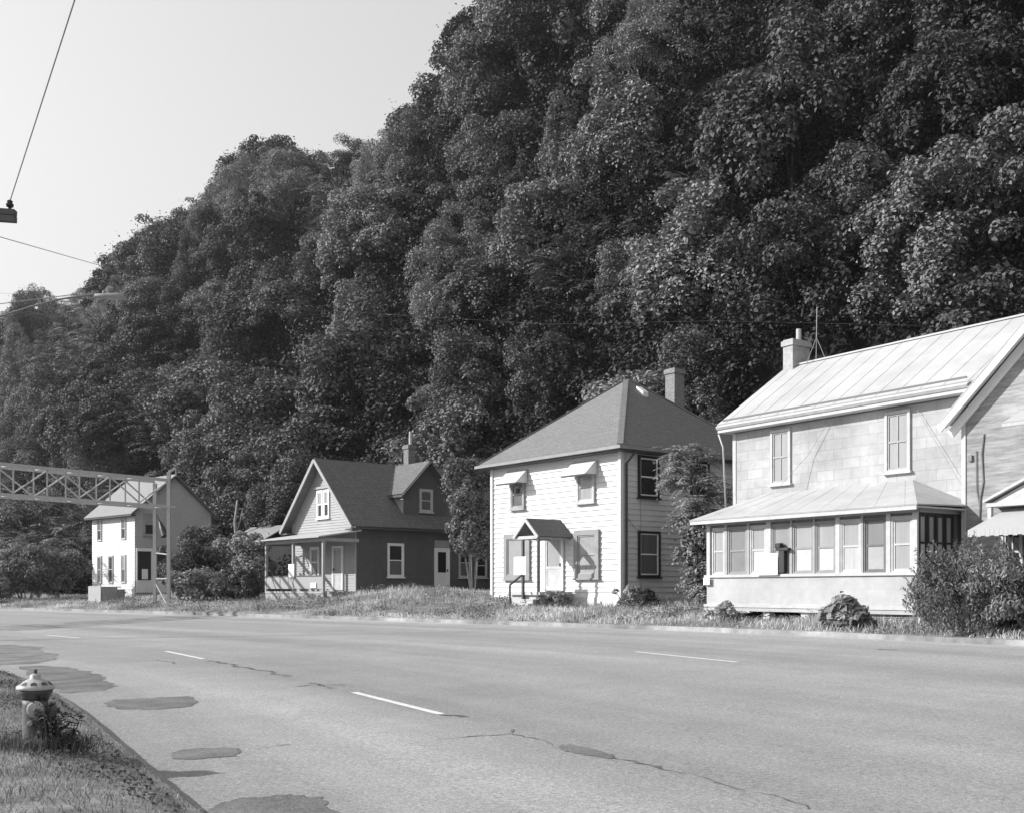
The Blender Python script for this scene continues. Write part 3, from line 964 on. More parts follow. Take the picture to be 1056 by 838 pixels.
def build_h4():
    mx0, mx1, my0, my1, zt, gb = -8.4, 0.15, 2.2, 7.8, 6.62, 0.75
    wl = MB()
    wl.box(mx0, mx1, my0, my1, 0.4, zt)
    for x in (mx0, ):   # gable triangle, left end
        pass
    wl.hexa([(mx0, my0, zt + .001), (mx1, my0, zt + .001), (mx1, my1, zt + .001), (mx0, my1, zt + .001), (mx0, 4.98, 8.86), (mx1, 4.98, 8.86), (mx1, 5.02, 8.86), (mx0, 5.02, 8.86)])
    wl.build('wall', M_asb, h4)
    cb = MB(); cb.box(mx0 - .02, mx0 + .12, my0 - .025, my0 + .1, 3.7, zt); cb.build('corner_board', M_offwhite, h4)
    ez, rz, ye, yb, yr = 6.92, 9.12, my0 - .42, my1 + .42, 5.0
    rf = MB(); x0, x1 = mx0 - .33, 7.2
    rf.slab([(x0, ye, ez), (x1, ye, ez), (x1, yr, rz), (x0, yr, rz)], 0.05); rf.slab([(x0, yr + .002, rz), (x1, yr + .002, rz), (x1, yb, ez), (x0, yb, ez)], 0.05)
    k = x0 + .35
    while k < x1:
        rf.bar((k, ye, ez + .006), (k, yr, rz + .006), 0.02, 0.008); k += .72
    rf.bar((x0, yr, rz + .02), (x1, yr, rz + .02), 0.14, 0.05)
    rf.build('roof', M_metal, h4)
    sn = MB(); sn.bar((x0 + .1, ye + .16, ez + .135), (.1, ye + .16, ez + .135), 0.03, 0.05); sn.build('gutter_rail', mat('dark_gutter_metal', 0.14, 0.6, 0.3), h4)  # dark metal lip of the built-in gutter
    ea = MB()
    ea.box(x0 + .02, mx1 + .1, ye + .015, my0 - .004, ez - .27, ez - .09)
    ea.slab([(x0, ye - .07, ez - .10), (mx1 + .1, ye - .07, ez - .10), (mx1 + .1, ye + .06, ez - .002), (x0, ye + .06, ez - .002)], .09)
    ea.box(x0 + .02, mx0 - .003, my0, my1, ez - .27, ez - .09)
    ea.bar((x0 + .04, ye, ez - .14), (x0 + .04, yr, rz - .14), .06, .18); ea.bar((x0 + .04, yb, ez - .14), (x0 + .04, yr, rz - .14), .06, .18)
    ea.build('eave', M_offwhite, h4)
    # chimney and flue pipe at the left end of the ridge
    chimney(h4, -8.6, -8.18, 4.75, 5.6, 8.3, 10.0, mat('white_chimney', 0.40, 0.8, 0.2, 7, 0.18, 0.3, brick=('wall', 0.22, 0.075, 0.9, 0.01, 0.9)), 0.38)
    at_ = MB()
    at_.tube([(-7.4, 5.0, 9.1), (-7.36, 5.0, 10.9)], 0.014, 6); at_.tube([(-7.38, 5.0, 9.9), (-7.15, 5.2, 9.12)], 0.012, 5); at_.tube([(-7.38, 5.0, 9.9), (-7.6, 4.75, 9.02)], 0.012, 5)
    at_.build('antenna', mat('antenna_metal', 0.28, 0.4, 0.5), h4)
    # main wall windows
    fp = ('f', my0 - 0.002)
    for xa, xb, t in ((-6.78, -5.98, 0), (-2.56, -1.74, 1)):
        window(h4, fp, xa, xb, 4.84, 6.52, M_offwhite, (M_glass_pale, M_glass_pale), 0.08, 0.06, sash=M_greypaint, mull=1)
    ds = MB(); ds.tube([(-8.72, 1.85, 6.62), (-8.62, 1.95, 6.2), (-8.55, 2.0, 4.2)], 0.03, 8); ds.build('downspout', M_offwhite, h4, smooth=True)
    # porch: floor, skirt, posts, sashes
    px0, zf, zs, ze = -7.36, 1.12, 2.0, 3.52
    pb = MB(); pb.box(px0, 0, 0, my0 - .01, zf, zs - .05); pb.box(px0 - .05, .05, -.05, my0 - .01, zf - .16, zf - .002)
    pb.build('porch_wall', M_porchwall, h4)
    bs = MB(); bs.box(px0 - .06, .06, -.075, -.003, zf - .05, zf + .03); bs.box(px0 - .06, .08, -.06, .02, zs - .048, zs + .03); bs.box(-.02, .08, .022, my0 - .02, zs - .048, zs + .03)
    bs.build('porch_sill', M_offwhite, h4)
    for x in (px0 + .05, -5.0, -3.6, -2.42, -0.05):
        for y in (0.15, 1.9):
            f = MB(); f.box(x - .12, x + .12, y - .1, y + .1, 0.2, zf - .162); f.build('pier', M_found, h4)
    lt = MB()
    for k in range(14): lt.box(-1.75, .0, .02, .04, .42 + k * .045, .44 + k * .045)
    for k in range(22): lt.box(-1.74 + k * .08, -1.72 + k * .08, .042, .058, .4, zf - .165)
    lt.build('lattice', mat('grey_lattice', 0.28, 0.8, 0.2, 6, 0.2), h4)
    # glazed front: (left, right, upper pane, lower pane)
    bays = [(-7.16, -6.62, 'p', 'p', 'o'), (-6.5, -5.72, 'g', 'g', 'g'), (-5.6, -4.98, 'p', 'w', 'o'), (-4.78, -4.08, 'g2', 'p', 'g'), (-4.0, -3.26, 'p', 'w', 'g'), (-3.2, -2.5, 'p', 'w', 'g'), (-2.36, -1.68, 'p', 'w2', 'o'), (-1.6, -0.9, 'g', 'p2', 'd'), (-0.76, -0.12, 'p', 'p', 'o')]
    pan = {'p': M_glass_pale, 'w': M_glass_white, 'g': mat('screen_pane', 0.2, 0.3, 0.4, 2, 0.1), 'g2': mat('screen_pane_pale', 0.26, 0.3, 0.4, 2, 0.1), 'w2': mat('half_drawn_white_blind', 0.42, 0.2, 0.45, 2, 0.2, streak=(5, 5, .3)), 'p2': mat('pale_reflecting_pane', 0.38, 0.1, 0.6, 2, 0.15)}
    trimm = {'o': M_offwhite, 'g': mat('grey_sash_paint', 0.26, 0.65, 0.3, 4, 0.12), 'd': mat('dark_grey_sash_paint', 0.14, 0.6, 0.3, 4, 0.15)}
    pf = ('f', 0.07)
    for a, b, u, l, t in bays:
        window(h4, pf, a, b, zs + .03, ze - .07, trimm[t], (pan[u], pan[l]), 0.05, 0.05, sill=False, sash=trimm[t])
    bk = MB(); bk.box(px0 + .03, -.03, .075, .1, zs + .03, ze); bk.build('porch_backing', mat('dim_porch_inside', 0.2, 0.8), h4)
    for x, wd in ((px0 + .06, .14), (-6.56, .1), (-5.66, .1), (-4.88, .18), (-4.04, .07), (-3.23, .06), (-2.43, .14), (-1.64, .07), (-.83, .13), (-.05, .14)):
        p = MB(); p.box(x - wd / 2, x + wd / 2, -.0, .072, zs + .031, ze); p.build('porch_post', M_offwhite if wd > .12 else M_greypaint, h4)
    hd = MB(); hd.box(px0 - .01, .02, -.015, .09, ze + .002, ze + .13); hd.box(-.05, .03, .092, my0 - .01, ze + .002, ze + .13); hd.box(px0 - .01, px0 + .1, .092, my0 - .01, ze + .002, ze + .13); hd.build('porch_beam', M_greypaint, h4)
    # right end of the porch: tall narrow lights
    rp = ('r', -0.06)
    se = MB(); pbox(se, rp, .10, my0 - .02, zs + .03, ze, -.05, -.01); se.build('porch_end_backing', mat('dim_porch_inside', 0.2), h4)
    for k in range(4):
        a = .14 + k * .36; w_ = window(h4, rp, a, a + .35, zs + .04, ze - .02, M_black, (M_glass_pale, M_glass_white), 0.03, 0.05, sill=False, sash=M_black)
    # porch roof with hipped ends
    r0, r1, yf, zr, zw = px0 - .40, .28, -.36, 3.70, 4.58
    ix0, ix1 = -7.05, -1.68
    pr = MB()
    pr.slab([(r0, yf, zr), (r1, yf, zr), (ix1, my0 - .01, zw), (ix0, my0 - .01, zw)], .04)
    pr.slab([(r1 + .001, yf + .002, zr), (r1, my0 - .01, zr + .05), (ix1 + .01, my0 - .01, zw)], .04)
    pr.slab([(r0 - .001, yf + .002, zr), (ix0 - .01, my0 - .01, zw), (r0, my0 - .01, zr + .05)], .04)
    for k in range(9):
        t = (k + .6) / 9
        a = (r0 + (r1 - r0) * t, yf, zr - .004); b_ = (ix0 + (ix1 - ix0) * t, my0 - .02, zw - .004)
        pr.bar(a, b_, .02, .014)
    pr.build('porch_roof', M_metal2, h4)
    pe = MB(); pe.box(r0 + .03, r1 - .03, yf + .01, yf + .05, zr - .14, zr - .045); pe.box(r0 + .03, r1 - .03, yf + .052, my0 - .02, zr - .09, zr - .05)
    pe.build('porch_eave', M_offwhite, h4)
    # hanging dark shutter seen through the porch glass by the board
    # ---- cross wing
    wx0, wx1, wy = .15, 6.35, 1.7
    wz, pz, xm = 6.1, 8.98, 3.25
    ww = MB(); ww.box(wx0 + .005, wx1, wy, 7.6, 0.4, wz)
    ww.hexa([(wx0 + .005, wy, wz + .001), (wx1, wy, wz + .001), (wx1, 7.6, wz + .001), (wx0 + .005, 7.6, wz + .001), (xm - .02, wy, pz - .15), (xm + .02, wy, pz - .15), (xm + .02, 7.6, pz - .15), (xm - .02, 7.6, pz - .15)])
    ww.build('wing_wall', M_rollbrick, h4)
    cb = MB(); cb.box(wx0 - .02, wx0 + .1, wy - .03, wy + .1, .8, wz - .02); cb.build('wing_corner_board', M_offwhite, h4)
    sl = (pz - wz) / (xm - wx0)
    wr = MB(); e0, e1 = wx0 - .42, wx1 + .42; yf2 = wy - .42
    wr.slab([(e0, yf2, wz - .42 * sl + .16), (xm, yf2, pz + .16), (xm, 5.0, pz + .16), (e0, 5.0, wz - .42 * sl + .16)], .06)
    wr.slab([(xm + .002, yf2, pz + .16), (e1, yf2, wz - .42 * sl + .16), (e1, 5.0, wz - .42 * sl + .16), (xm + .002, 5.0, pz + .16)], .06)
    wr.build('wing_roof', M_metal, h4)
    rk = MB()
    for (xa, za), (xb, zb) in (((e0, wz - .42 * sl), (xm, pz)), ((xm + .01, pz), (e1, wz - .42 * sl))):
        rk.bar((xa, yf2 + .03, za - .0), (xb, yf2 + .03, zb - .0), .06, .2)
        rk.bar((xa + .1 * (1 if xb > xa and xa == e0 else 0), wy - .04, za - .12), (xb, wy - .04, zb - .12), .06, .22)
        rk.bar((xa, wy - .22, za + .06), (xb, wy - .22, zb + .06), .3, .04)
    rk.build('rakeboard', M_white, h4)
    # entry hood with pediment and striped awning on the wing
    fp2 = ('f', wy - .002)
    pd = MB()
    pd.slab([(1.05, wy - .55, 3.78), (2.45, wy - .55, 4.4), (2.45, wy, 4.4), (1.05, wy, 3.78)], .06); pd.slab([(2.452, wy - .55, 4.4), (3.88, wy - .55, 3.78), (3.88, wy, 3.78), (2.452, wy, 4.4)], .06)
    pd.box(1.12, 3.8, wy - .5, wy - .01, 3.62, 3.71); pd.box(1.14, 1.24, wy - .48, wy - .38, 3.2, 3.618)
    pd.hexa([(1.2, wy - .42, 3.712), (3.7, wy - .42, 3.712), (3.7, wy - .02, 3.712), (1.2, wy - .02, 3.712), (2.44, wy - .42, 4.3), (2.46, wy - .42, 4.3), (2.46, wy - .02, 4.3), (2.44, wy - .02, 4.3)])
    pd.build('entry_pediment', M_offwhite, h4)
    aw = MB(); xa, xb = 1.12, 4.6
    aw.slab([(xa + .3, wy - .05, 3.6), (xa, wy - 1.25, 3.03), (xb, wy - 1.25, 3.03), (xb - .3, wy - .05, 3.6)], .02)
    n = 30
    for k in range(n):
        u0, u1 = xa + (xb - xa) * k / n, xa + (xb - xa) * (k + 1) / n
        aw.box(u0, u1 - .004, wy - 1.262, wy - 1.25, 2.86 + (.02 if k % 2 else 0), 3.03)
    aw.slab([(xa, wy - 1.25, 3.02), (xa + .3, wy - .05, 3.59), (xa + .28, wy - .05, 2.9), (xa, wy - 1.24, 2.9)], .015)
    aw.build('awning', mat('striped_awning_metal', .4, .5, .3, 5, .12, streak=(9, .3, .3)), h4)
    for a, b in ((1.25, 1.8), (1.85, 2.4), (2.45, 3.0)):
        window(h4, fp2, a, b, 1.95, 3.1, M_offwhite, (M_glass, M_glass), .05, .06, mull=1)
    uh = MB(); uh.slab([(1.75, wy - .02, 5.95), (1.6, wy - .6, 5.62), (3.3, wy - .6, 5.62), (3.1, wy - .02, 5.95)], .03); uh.box(1.6, 3.3, wy - .61, wy - .58, 5.52, 5.6); uh.build('upper_awning', mat('striped_awning_metal', .5), h4)
    window(h4, fp2, 1.95, 2.95, 4.35, 5.5, M_offwhite, (M_glass, M_glass_grey), .08, .06)
    vn = MB(); vn.tube([(.62, wy - .02, 3.0), (.66, wy - .03, 3.9), (.74, wy - .02, 4.3), (.7, wy - .03, 5.0), (.76, wy - .02, 5.5)], .02, 5); vn.tube([(.66, wy - .03, 3.6), (.56, wy - .03, 4.1), (.55, wy - .03, 5.1)], .014, 5); vn.box(.34, .44, wy - .06, wy - .003, 4.85, 5.0); vn.build('conduit', mat('dim_conduit', .2, .7), h4)
build_h4()

# ---------------------------------------------------------------- the dark house with the pale gable front
M_darkclap = mat('dark_painted_clapboard', 0.11, 0.7, 0.25, 4, 0.12, big=(0.5, 0.1))
M_gablefront = mat('pale_grey_clapboard', 0.35, 0.7, 0.25, 4, 0.07, big=(0.6, 0.06))
M_darkshingle = mat('dark_shingles', 0.165, 0.9, 0.15, 7, 0.22, 0.4, 40, brick=('roof', 0.34, 0.13, 0.65, 0.014, 0.85))
M_trimgrey = mat('pale_grey_trim', 0.32, 0.65, 0.3, 4, 0.08)
h1 = house_root('gabled_house', 367, 52, 40, 'dark-sided gabled house with a pale front gable, open front porch and a side dormer')
def build_h1():
    W, Dp, zt = 6.2, 11.5, 5.0
    xm, rz, sl = -3.1, 8.12, 1.0
    gz_ = lambda x: 0
    wl = MB(); wl.box(-W + .02, -.02, .02, Dp - .02, .3, zt)
    wl.hexa([(-W + .02, .02, zt + .001), (-.02, .02, zt + .001), (-.02, Dp - .02, zt + .001), (-W + .02, Dp - .02, zt + .001), (xm - .02, .02, rz - .12), (xm + .02, .02, rz - .12), (xm + .02, Dp - .02, rz - .12), (xm - .02, Dp - .02, rz - .12)])
    clap(wl, ('r', -.02), 1.1, zt, lambda z: 0, lambda z: Dp, .14, .026); clap(wl, ('l', -W + .02), 1.1, zt, lambda z: 0, lambda z: Dp, .14, .026); clap(wl, ('b', Dp - .02), 1.1, zt, lambda z: -W, lambda z: 0, .14, .026)
    wl.build('wall', M_darkclap, h1)
    fr = MB()
    clap(fr, ('f', .016), 1.1, zt, lambda z: -W, lambda z: 0, .13, .03)
    clap(fr, ('f', .016), zt, rz - .15, lambda z: -W + (z - zt) * (W / 2) / (rz - .1 - zt), lambda z: -(z - zt) * (W / 2) / (rz - .1 - zt), .13, .03)
    fr.box(-W - .03, -W + .1, -.03, .015, 1.1, zt); fr.box(-.1, .03, -.03, .015, 1.1, zt)
    fr.build('front_wall', M_gablefront, h1)
    fo = MB(); fo.box(-W - .0, .01, .0, Dp, -.2, 1.09); fo.build('foundation', M_found, h1)
    rf = MB(); ov = .42; yf, yb = -.5, Dp + .4; ez = rz - (W / 2 + ov) * sl + .02
    rf.slab([(ov, yf, ez), (ov, yb, ez), (xm, yb, rz), (xm, yf, rz)], .07); rf.slab([(xm - .002, yf, rz), (xm - .002, yb, rz), (-W - ov, yb, ez), (-W - ov, yf, ez)], .07)
    rf.build('roof', M_darkshingle, h1)
    rk = MB()
    rk.bar((ov, yf - .02, ez - .1), (xm, yf - .02, rz - .1), .05, .17); rk.bar((-W - ov, yf - .02, ez - .1), (xm - .005, yf - .022, rz - .1), .05, .17)
    rk.build('rakeboard', M_trimgrey, h1)
    ev = MB(); ev.box(.03, ov - .01, yf + .1, yb, ez - .13, ez - .075); ev.box(-W - ov + .01, -W - .03, yf + .1, yb, ez - .13, ez - .075)
    ev.box(-.25, ov, yf + .04, -.01, ez - .2, ez - .132); ev.box(-W - ov, -W + .25, yf + .04, -.01, ez - .2, ez - .132)
    ev.build('eave', mat('dark_eave_tone', .12, .7, .2, 4, .1), h1)
    # dormer on the right slope
    dx, y0, y1, ym, dze, dzp = -.30, 2.95, 5.65, 4.3, 6.6, 8.0
    dm = MB(); dm.box(-2.8, dx, y0, y1, 4.6, dze)
    dm.hexa([(-2.9, y0, dze + .001), (dx, y0, dze + .001), (dx, y1, dze + .001), (-2.9, y1, dze + .001), (-2.9, ym - .02, dzp - .06), (dx, ym - .02, dzp - .06), (dx, ym + .02, dzp - .06), (-2.9, ym + .02, dzp - .06)])
    clap(dm, ('r', dx), 5.0, dze, lambda z: y0, lambda z: y1, .14, .02); clap(dm, ('r', dx), dze, dzp - .1, lambda z: y0 + (z - dze) * 1.35 / 1.36, lambda z: y1 - (z - dze) * 1.35 / 1.36, .14, .02)
    do = dm.build('dormer', M_darkclap, h1)
    ck = MB(); ck.box(-2.4, dx - .0, y0 - .02, y0 - .003, 4.7, dze - .02); ck.build('dormer_cheek', M_trimgrey, do)
    dr = MB(); s2 = (dzp - dze) / (ym - y0); ye0, ye1 = y0 - .32, y1 + .32
    dr.slab([(dx + .38, ye0, dze - .32 * s2 + .06), (dx + .38, ym, dzp + .06), (-3.1, ym, dzp + .06), (-3.1, ye0, dze - .32 * s2 + .06)], .06)
    dr.slab([(dx + .38, ym + .002, dzp + .06), (dx + .38, ye1, dze - .32 * s2 + .06), (-3.1, ye1, dze - .32 * s2 + .06), (-3.1, ym + .002, dzp + .06)], .06)
    dr.build('dormer_roof', M_darkshingle, do)
    de = MB(); de.bar((dx + .4, ye0, dze - .32 * s2 - .03), (dx + .4, ym, dzp - .03), .04, .13, up=(1, 0, 0)); de.bar((dx + .4, ym, dzp - .03), (dx + .4, ye1, dze - .32 * s2 - .03), .04, .13, up=(1, 0, 0)); de.box(-1.4, dx + .36, ye0 - .02, ye0 + .02, dze - .32 * s2 - .1, dze - .32 * s2 + .0)
    de.build('dormer_trim', mat('dark_eave_tone', .12), do)
    window(do, ('r', dx + .0), 3.9, 4.72, 5.5, 6.66, M_offwhite, (M_glass_grey, M_glass_grey), .09, .06)
    chimney(h1, -3.3, -2.85, 5.0, 5.45, 7.6, 9.25, mat('sooty_chimney', .2, .85, .2, 8, .25, .3, brick=('wall', .22, .075, 1.2, .012, .75)), .7)
    # side openings
    rp = ('r', .012)
    window(h1, rp, 1.78, 2.74, 2.2, 3.86, M_white, (M_glass, M_glass_grey), .08, .06)
    door(h1, rp, 4.6, 5.55, 1.55, 3.7, M_white, M_white, M_glass, .8, 1, 'white side door with two dark panes')
    tr = MB(); pbox(tr, rp, 4.62, 5.53, 3.72, 4.08, 0.002, .05); to = tr.build('transom_frame', M_greypaint, h1)
    window(h1, rp, 6.15, 6.95, 2.2, 3.75, M_offwhite, (M_glass, M_glass_grey), .07, .06); window(h1, rp, 7.25, 8.0, 2.2, 3.5, M_offwhite, (M_glass, M_glass), .07, .06)
    # front openings
    fp = ('f', -.012)
    window(h1, fp, -3.62, -3.06, 5.15, 6.55, M_white, (M_glass_pale, M_glass), .08, .06); window(h1, fp, -2.98, -2.42, 5.15, 6.55, M_white, (M_glass_pale, M_glass), .08, .06)
    lb = MB(); pbox(lb, fp, -3.9, -2.1, 6.62, 6.74, 0, .09); lb.build('window_hood', M_trimgrey, h1)
    window(h1, fp, -4.3, -3.4, 2.2, 3.75, M_white, (M_glass_grey, M_glass_grey), .1, .06)
    door(h1, fp, -2.1, -1.1, 1.56, 3.72, M_white, M_offwhite, M_glass_pale, .75, -1)
    # porch
    px0, px1, py = -5.4, .35, -2.0
    zf = 1.5
    fl = MB(); fl.box(px0, px1, py, -.04, zf - .1, zf); fl.build('porch_floor', M_greypaint, h1)
    sk_ = MB(); k = px0
    while k < px1 - .1:
        sk_.box(k, min(px1, k + .235), py + .03, py + .06, .3, zf - .102); k += .25
    k = py + .06
    while k < -.3:
        sk_.box(px0 + .02, px0 + .05, k, k + .23, .3, zf - .102); k += .25
    sk_.build('porch_skirt', M_trimgrey, h1)
    pp = MB(); pp.box(px0 + .1, -2.62, py + .02, py + .06, zf + .12, zf + .70); pp.build('porch_panel', M_trimgrey, h1); pp = MB(); pp.box(px0 + .02, px0 + .06, py + .1, -.1, zf + .12, zf + .7); pp.build('porch_panel', M_trimgrey, h1); pp = MB(); pp.box(-2.5, px1 - .1, py + .02, py + .06, zf + .12, zf + .70)
    rail = pp.build('porch_panel', M_trimgrey, h1)
    cr = MB(); cr.box(px0 + .1, px1 - .1, py - .0, py + .08, zf + .702, zf + .76); cr.build('rail_cap', mat('dark_eave_tone', .12), rail)
    for x in (px0 + .06, -2.56, px1 - .06):
        p = MB(); p.box(x - .06, x + .06, py + .0, py + .12, zf + .002, 3.84); p.build('porch_post', M_trimgrey, h1)
    bm = MB(); bm.box(px0, px1, py, py + .14, 3.842, 4.0); bm.box(px0, px0 + .12, py + .142, -.04, 3.842, 4.0); bm.box(px1 - .12, px1, py + .142, -.04, 3.842, 4.0); bm.build('porch_beam', M_trimgrey, h1)
    pr = MB(); pr.slab([(px0 - .35, py - .35, 4.06), (px1 + .2, py - .35, 4.06), (px1 + .2, -.03, 4.42), (px0 - .35, -.03, 4.42)], .06)
    pr.build('porch_roof', mat('pale_porch_roof', .42, .7, .3, 4, .1), h1)
    sp = MB()
    for k in range(3): sp.box(px1 + .03 + .3 * k, px1 + .3 + .3 * k + .03, -1.7, -.5, .5, zf - .18 * (k + 1))
    sp.build('steps', mat('dark_wood_steps', .09, .8, .2, 6, .3), h1)
    sb = MB(); sb.bar((px1 + .02, -1.82, 1.5), (px1 + 1.0, -1.82, .8), .05, .25); sb.build('step_stringer', M_trimgrey, h1)
build_h1()

# ---------------------------------------------------------------- the far white house behind the gantry leg
h0 = house_root('farmhouse', 139, 70, 46, 'white two-storey house with narrow windows behind the gantry leg, side gable in shade')
M_shadegrey = mat('grey_shaded_clapboard', 0.44, 0.75, 0.25, 4, 0.08, big=(0.4, 0.08))  # gable end's shade put into a greyer white; plain grey for the outbuilding
def build_h0():
    W, Dp, zt, rz, ym = 6.1, 5.5, 6.72, 9.1, 2.75
    wl = MB(); wl.box(-W + .02, -.02, .02, Dp - .02, .4, zt)
    clap(wl, ('f', .02), 1.6, zt, lambda z: -W, lambda z: 0, .17, .03); clap(wl, ('b', Dp - .02), 1.6, zt, lambda z: -W, lambda z: 0, .17, .03)
    wl.build('wall', M_clap_w, h0)
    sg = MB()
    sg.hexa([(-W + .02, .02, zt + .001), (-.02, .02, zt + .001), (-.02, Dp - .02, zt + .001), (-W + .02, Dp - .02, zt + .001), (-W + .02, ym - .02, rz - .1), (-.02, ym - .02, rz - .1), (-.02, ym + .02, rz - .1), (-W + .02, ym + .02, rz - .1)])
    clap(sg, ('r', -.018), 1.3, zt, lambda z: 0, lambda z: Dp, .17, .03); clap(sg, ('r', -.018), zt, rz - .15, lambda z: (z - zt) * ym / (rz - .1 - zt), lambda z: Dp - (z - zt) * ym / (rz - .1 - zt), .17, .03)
    sg.build('gable_wall', M_shadegrey, h0)
    rf = MB(); s = (rz - zt) / ym; ov = .45; ez = rz - (ym + ov) * s + .1
    rf.slab([(-W - .35, -ov, ez), (.32, -ov, ez), (.32, ym, rz + .1), (-W - .35, ym, rz + .1)], .07); rf.slab([(-W - .35, ym + .002, rz + .1), (.32, ym + .002, rz + .1), (.32, Dp + ov, ez), (-W - .35, Dp + ov, ez)], .07)
    rf.build('roof', mat('light_grey_roofing', .25, .8, .2, 4, .12, .2, 30), h0)
    ev = MB(); ev.box(-W - .3, .28, -ov + .02, -.035, ez - .12, ez - .065); ev.bar((.3, -ov, ez - .12), (.3, ym, rz - .02), .05, .14, up=(1, 0, 0)); ev.bar((.3, ym, rz - .02), (.3, Dp + ov, ez - .12), .05, .14, up=(1, 0, 0))
    ev.build('eave', mat('dark_eave_tone', .12), h0)
    fo = MB(); fo.box(-W, 0, -.02, Dp, -.2, 1.58); fo.build('foundation', M_found, h0)
    fp = ('f', -.012)
    for x, d in ((-4.95, 0), (-1.5, 0)):
        window(h0, fp, x - .32, x + .32, 4.85, 6.3, M_offwhite, (M_glass_grey, M_glass), .07, .05, sill=False)
    for x, p in ((-4.95, (M_glass_grey, M_glass_grey)), (-3.3, (M_glass, M_glass)), (-1.5, (M_glass_pale, M_glass_grey))):
        window(h0, fp, x - .32, x + .32, 2.0, 3.85, M_offwhite, p, .07, .05, sill=False)
    rp = ('r', .014)
    window(h0, rp, .6, 1.35, 5.1, 6.55, M_trimgrey, (M_glass_pale, M_glass), .07, .06)
    # side porch under the gable
    pb = MB(); pbox(pb, rp, .12, 2.35, 2.2, 4.05, .004, .02); pb.build('porch_shade_sheet', M_black, h0)  # flush black sheet painted for the dark inside of the porch
    pw = MB(); pbox(pw, rp, .08, 2.4, 1.38, 2.18, .004, .09); pw.build('porch_panel', M_white, h0)
    pw = MB(); pbox(pw, rp, .06, 2.42, 4.06, 4.26, .004, .1); pw.build('porch_beam', M_white, h0)
    for y in (.1, 1.15, 2.33):
        p = MB(); pbox(p, rp, y - .05, y + .05, 2.182, 4.058, .022, .09); p.build('porch_post', M_white, h0)
    for a, b in ((3.0, 3.7),):
        window(h0, rp, a, b, 2.2, 3.6, M_trimgrey, (M_glass, M_glass_grey), .07, .06)
build_h0()

# low outbuilding behind the shrubs, pale roof showing
ob = house_root('outbuilding', 262, 74, 44, 'low outbuilding with a pale roof half hidden behind shrubs left of the gabled house')
def build_ob():
    wl = MB(); wl.box(-4.2, 0, 0, 5, .5, 4.6); wl.build('wall', M_shadegrey, ob)
    rf = MB(); rf.slab([(-4.6, -.4, 4.5), (.4, -.4, 4.5), (.4, 2.5, 6.1), (-4.6, 2.5, 6.1)], .07); rf.slab([(-4.6, 2.502, 6.1), (.4, 2.502, 6.1), (.4, 5.4, 4.5), (-4.6, 5.4, 4.5)], .07)
    rf.build('roof', mat('light_grey_roofing', .32), ob)
    d = MB(); pbox(d, ('f', -.003), -3.2, -1.0, .9, 3.0, 0, .06); d.build('door', M_greypaint, ob)
build_ob()

# ---------------------------------------------------------------- overhead truss gantry spanning the road
def build_gantry():
    P1 = Vector((-17.8, 56.0)); dr = Vector((-0.585, -0.811)); off = Vector((-0.811, 0.585)) * 1.15
    g = empty('truss_gantry', (P1.x, P1.y, 0)); tag(g, 'pale steel truss gantry spanning the road on lattice legs at the far left', 'gantry')
    mg = mat('pale_galvanised_steel', 0.42, 0.5, 0.4, 5, 0.12)
    span, zb, zt = 21.5, 5.86, 7.22
    def p(t, k, z): q = dr * t + off * k; return (q.x, q.y, z)
    for k in (0, 1):
        for z, h in ((zb, .17), (zt, .19)):
            c = MB(); c.bar(p(-.5 if z == zb else -.1, k, z), p(span + .5, k, z), .11, h * .8); c.build('chord', mg, g)
    n = 13
    for k in (0, 1):
        for i in range(n + 1):
            t = span * i / n
            if 0 < i < n:
                m = MB(); m.bar(p(t, k, zb + .09), p(t, k, zt - .1), .06, .06); m.build('web_member', mg, g)
            if i < n:
                t2 = span * (i + 1) / n
                a, b = (zb + .1, zt - .1) if (i + k) % 2 else (zt - .1, zb + .1)
                m = MB(); m.bar(p(t, k, a), p(t2, k, b), .06, .06); m.build('web_member', mg, g)
    for i in range(n + 1):
        t = span * i / n
        m = MB(); m.bar(p(t, .06, zt), p(t, .94, zt), .05, .05); m.build('cross_strut', mg, g)
        m = MB(); m.bar(p(t, .06, zb), p(t, .94, zb), .05, .05); m.build('cross_strut', mg, g)
    for t in (0, span):
        for k in (0, 1):
            m = MB(); m.bar(p(t - (.12 if t == 0 else -.12), k, 0.05), p(t - (.12 if t == 0 else -.12), k, zt + (.42 if k == 0 else -.1)), .17, .17); m.build('leg', mg, g)
        tt = t - (.12 if t == 0 else -.12)
        for z0, z1 in ((.75, 1.9), (3.4, 3.5)):
            m = MB(); m.bar(p(tt, 0.06, z0), p(tt, .94, z1), .06, .06); m.build('brace', mg, g)
        m = MB(); m.bar(p(tt, 0.06, 2.15), p(tt, .94, 2.15), .06, .06); m.build('brace', mg, g)
        c = MB(); q0 = p(tt, -.15, .0); q1 = p(tt, 1.15, .0); c.bar((q0[0], q0[1], .3), (q1[0], q1[1], .3), .5, .8); c.build('footing', M_kerb, g)
    f = MB(); f.bar(p(-.12, -.02, 7.66), p(-.45, -.12, 7.86), .08, .12); f.bar(p(-.45, -.12, 7.86), p(-.45, -.12, 7.45), .06, .06); f.build('finial_bracket', mg, g)
    # cable box along the lower chord
    fl = MB(); a = Vector(p(-.1, .25, 4.35)); b = Vector(p(-.1, .62, 5.1))
    fl.tube([tuple(a), tuple(a.lerp(b, .5)), tuple(b)], [.20, .16, .07], 12)
    fl.tube([tuple(b), p(-.12, .9, 5.5)], .03, 6)
    q = fl.build('hanging_lantern', M_black, None); q.location = (P1.x, P1.y, 0)
    tag(q, 'dark tapered lantern hung between the legs of the truss gantry', 'lantern')
build_gantry()

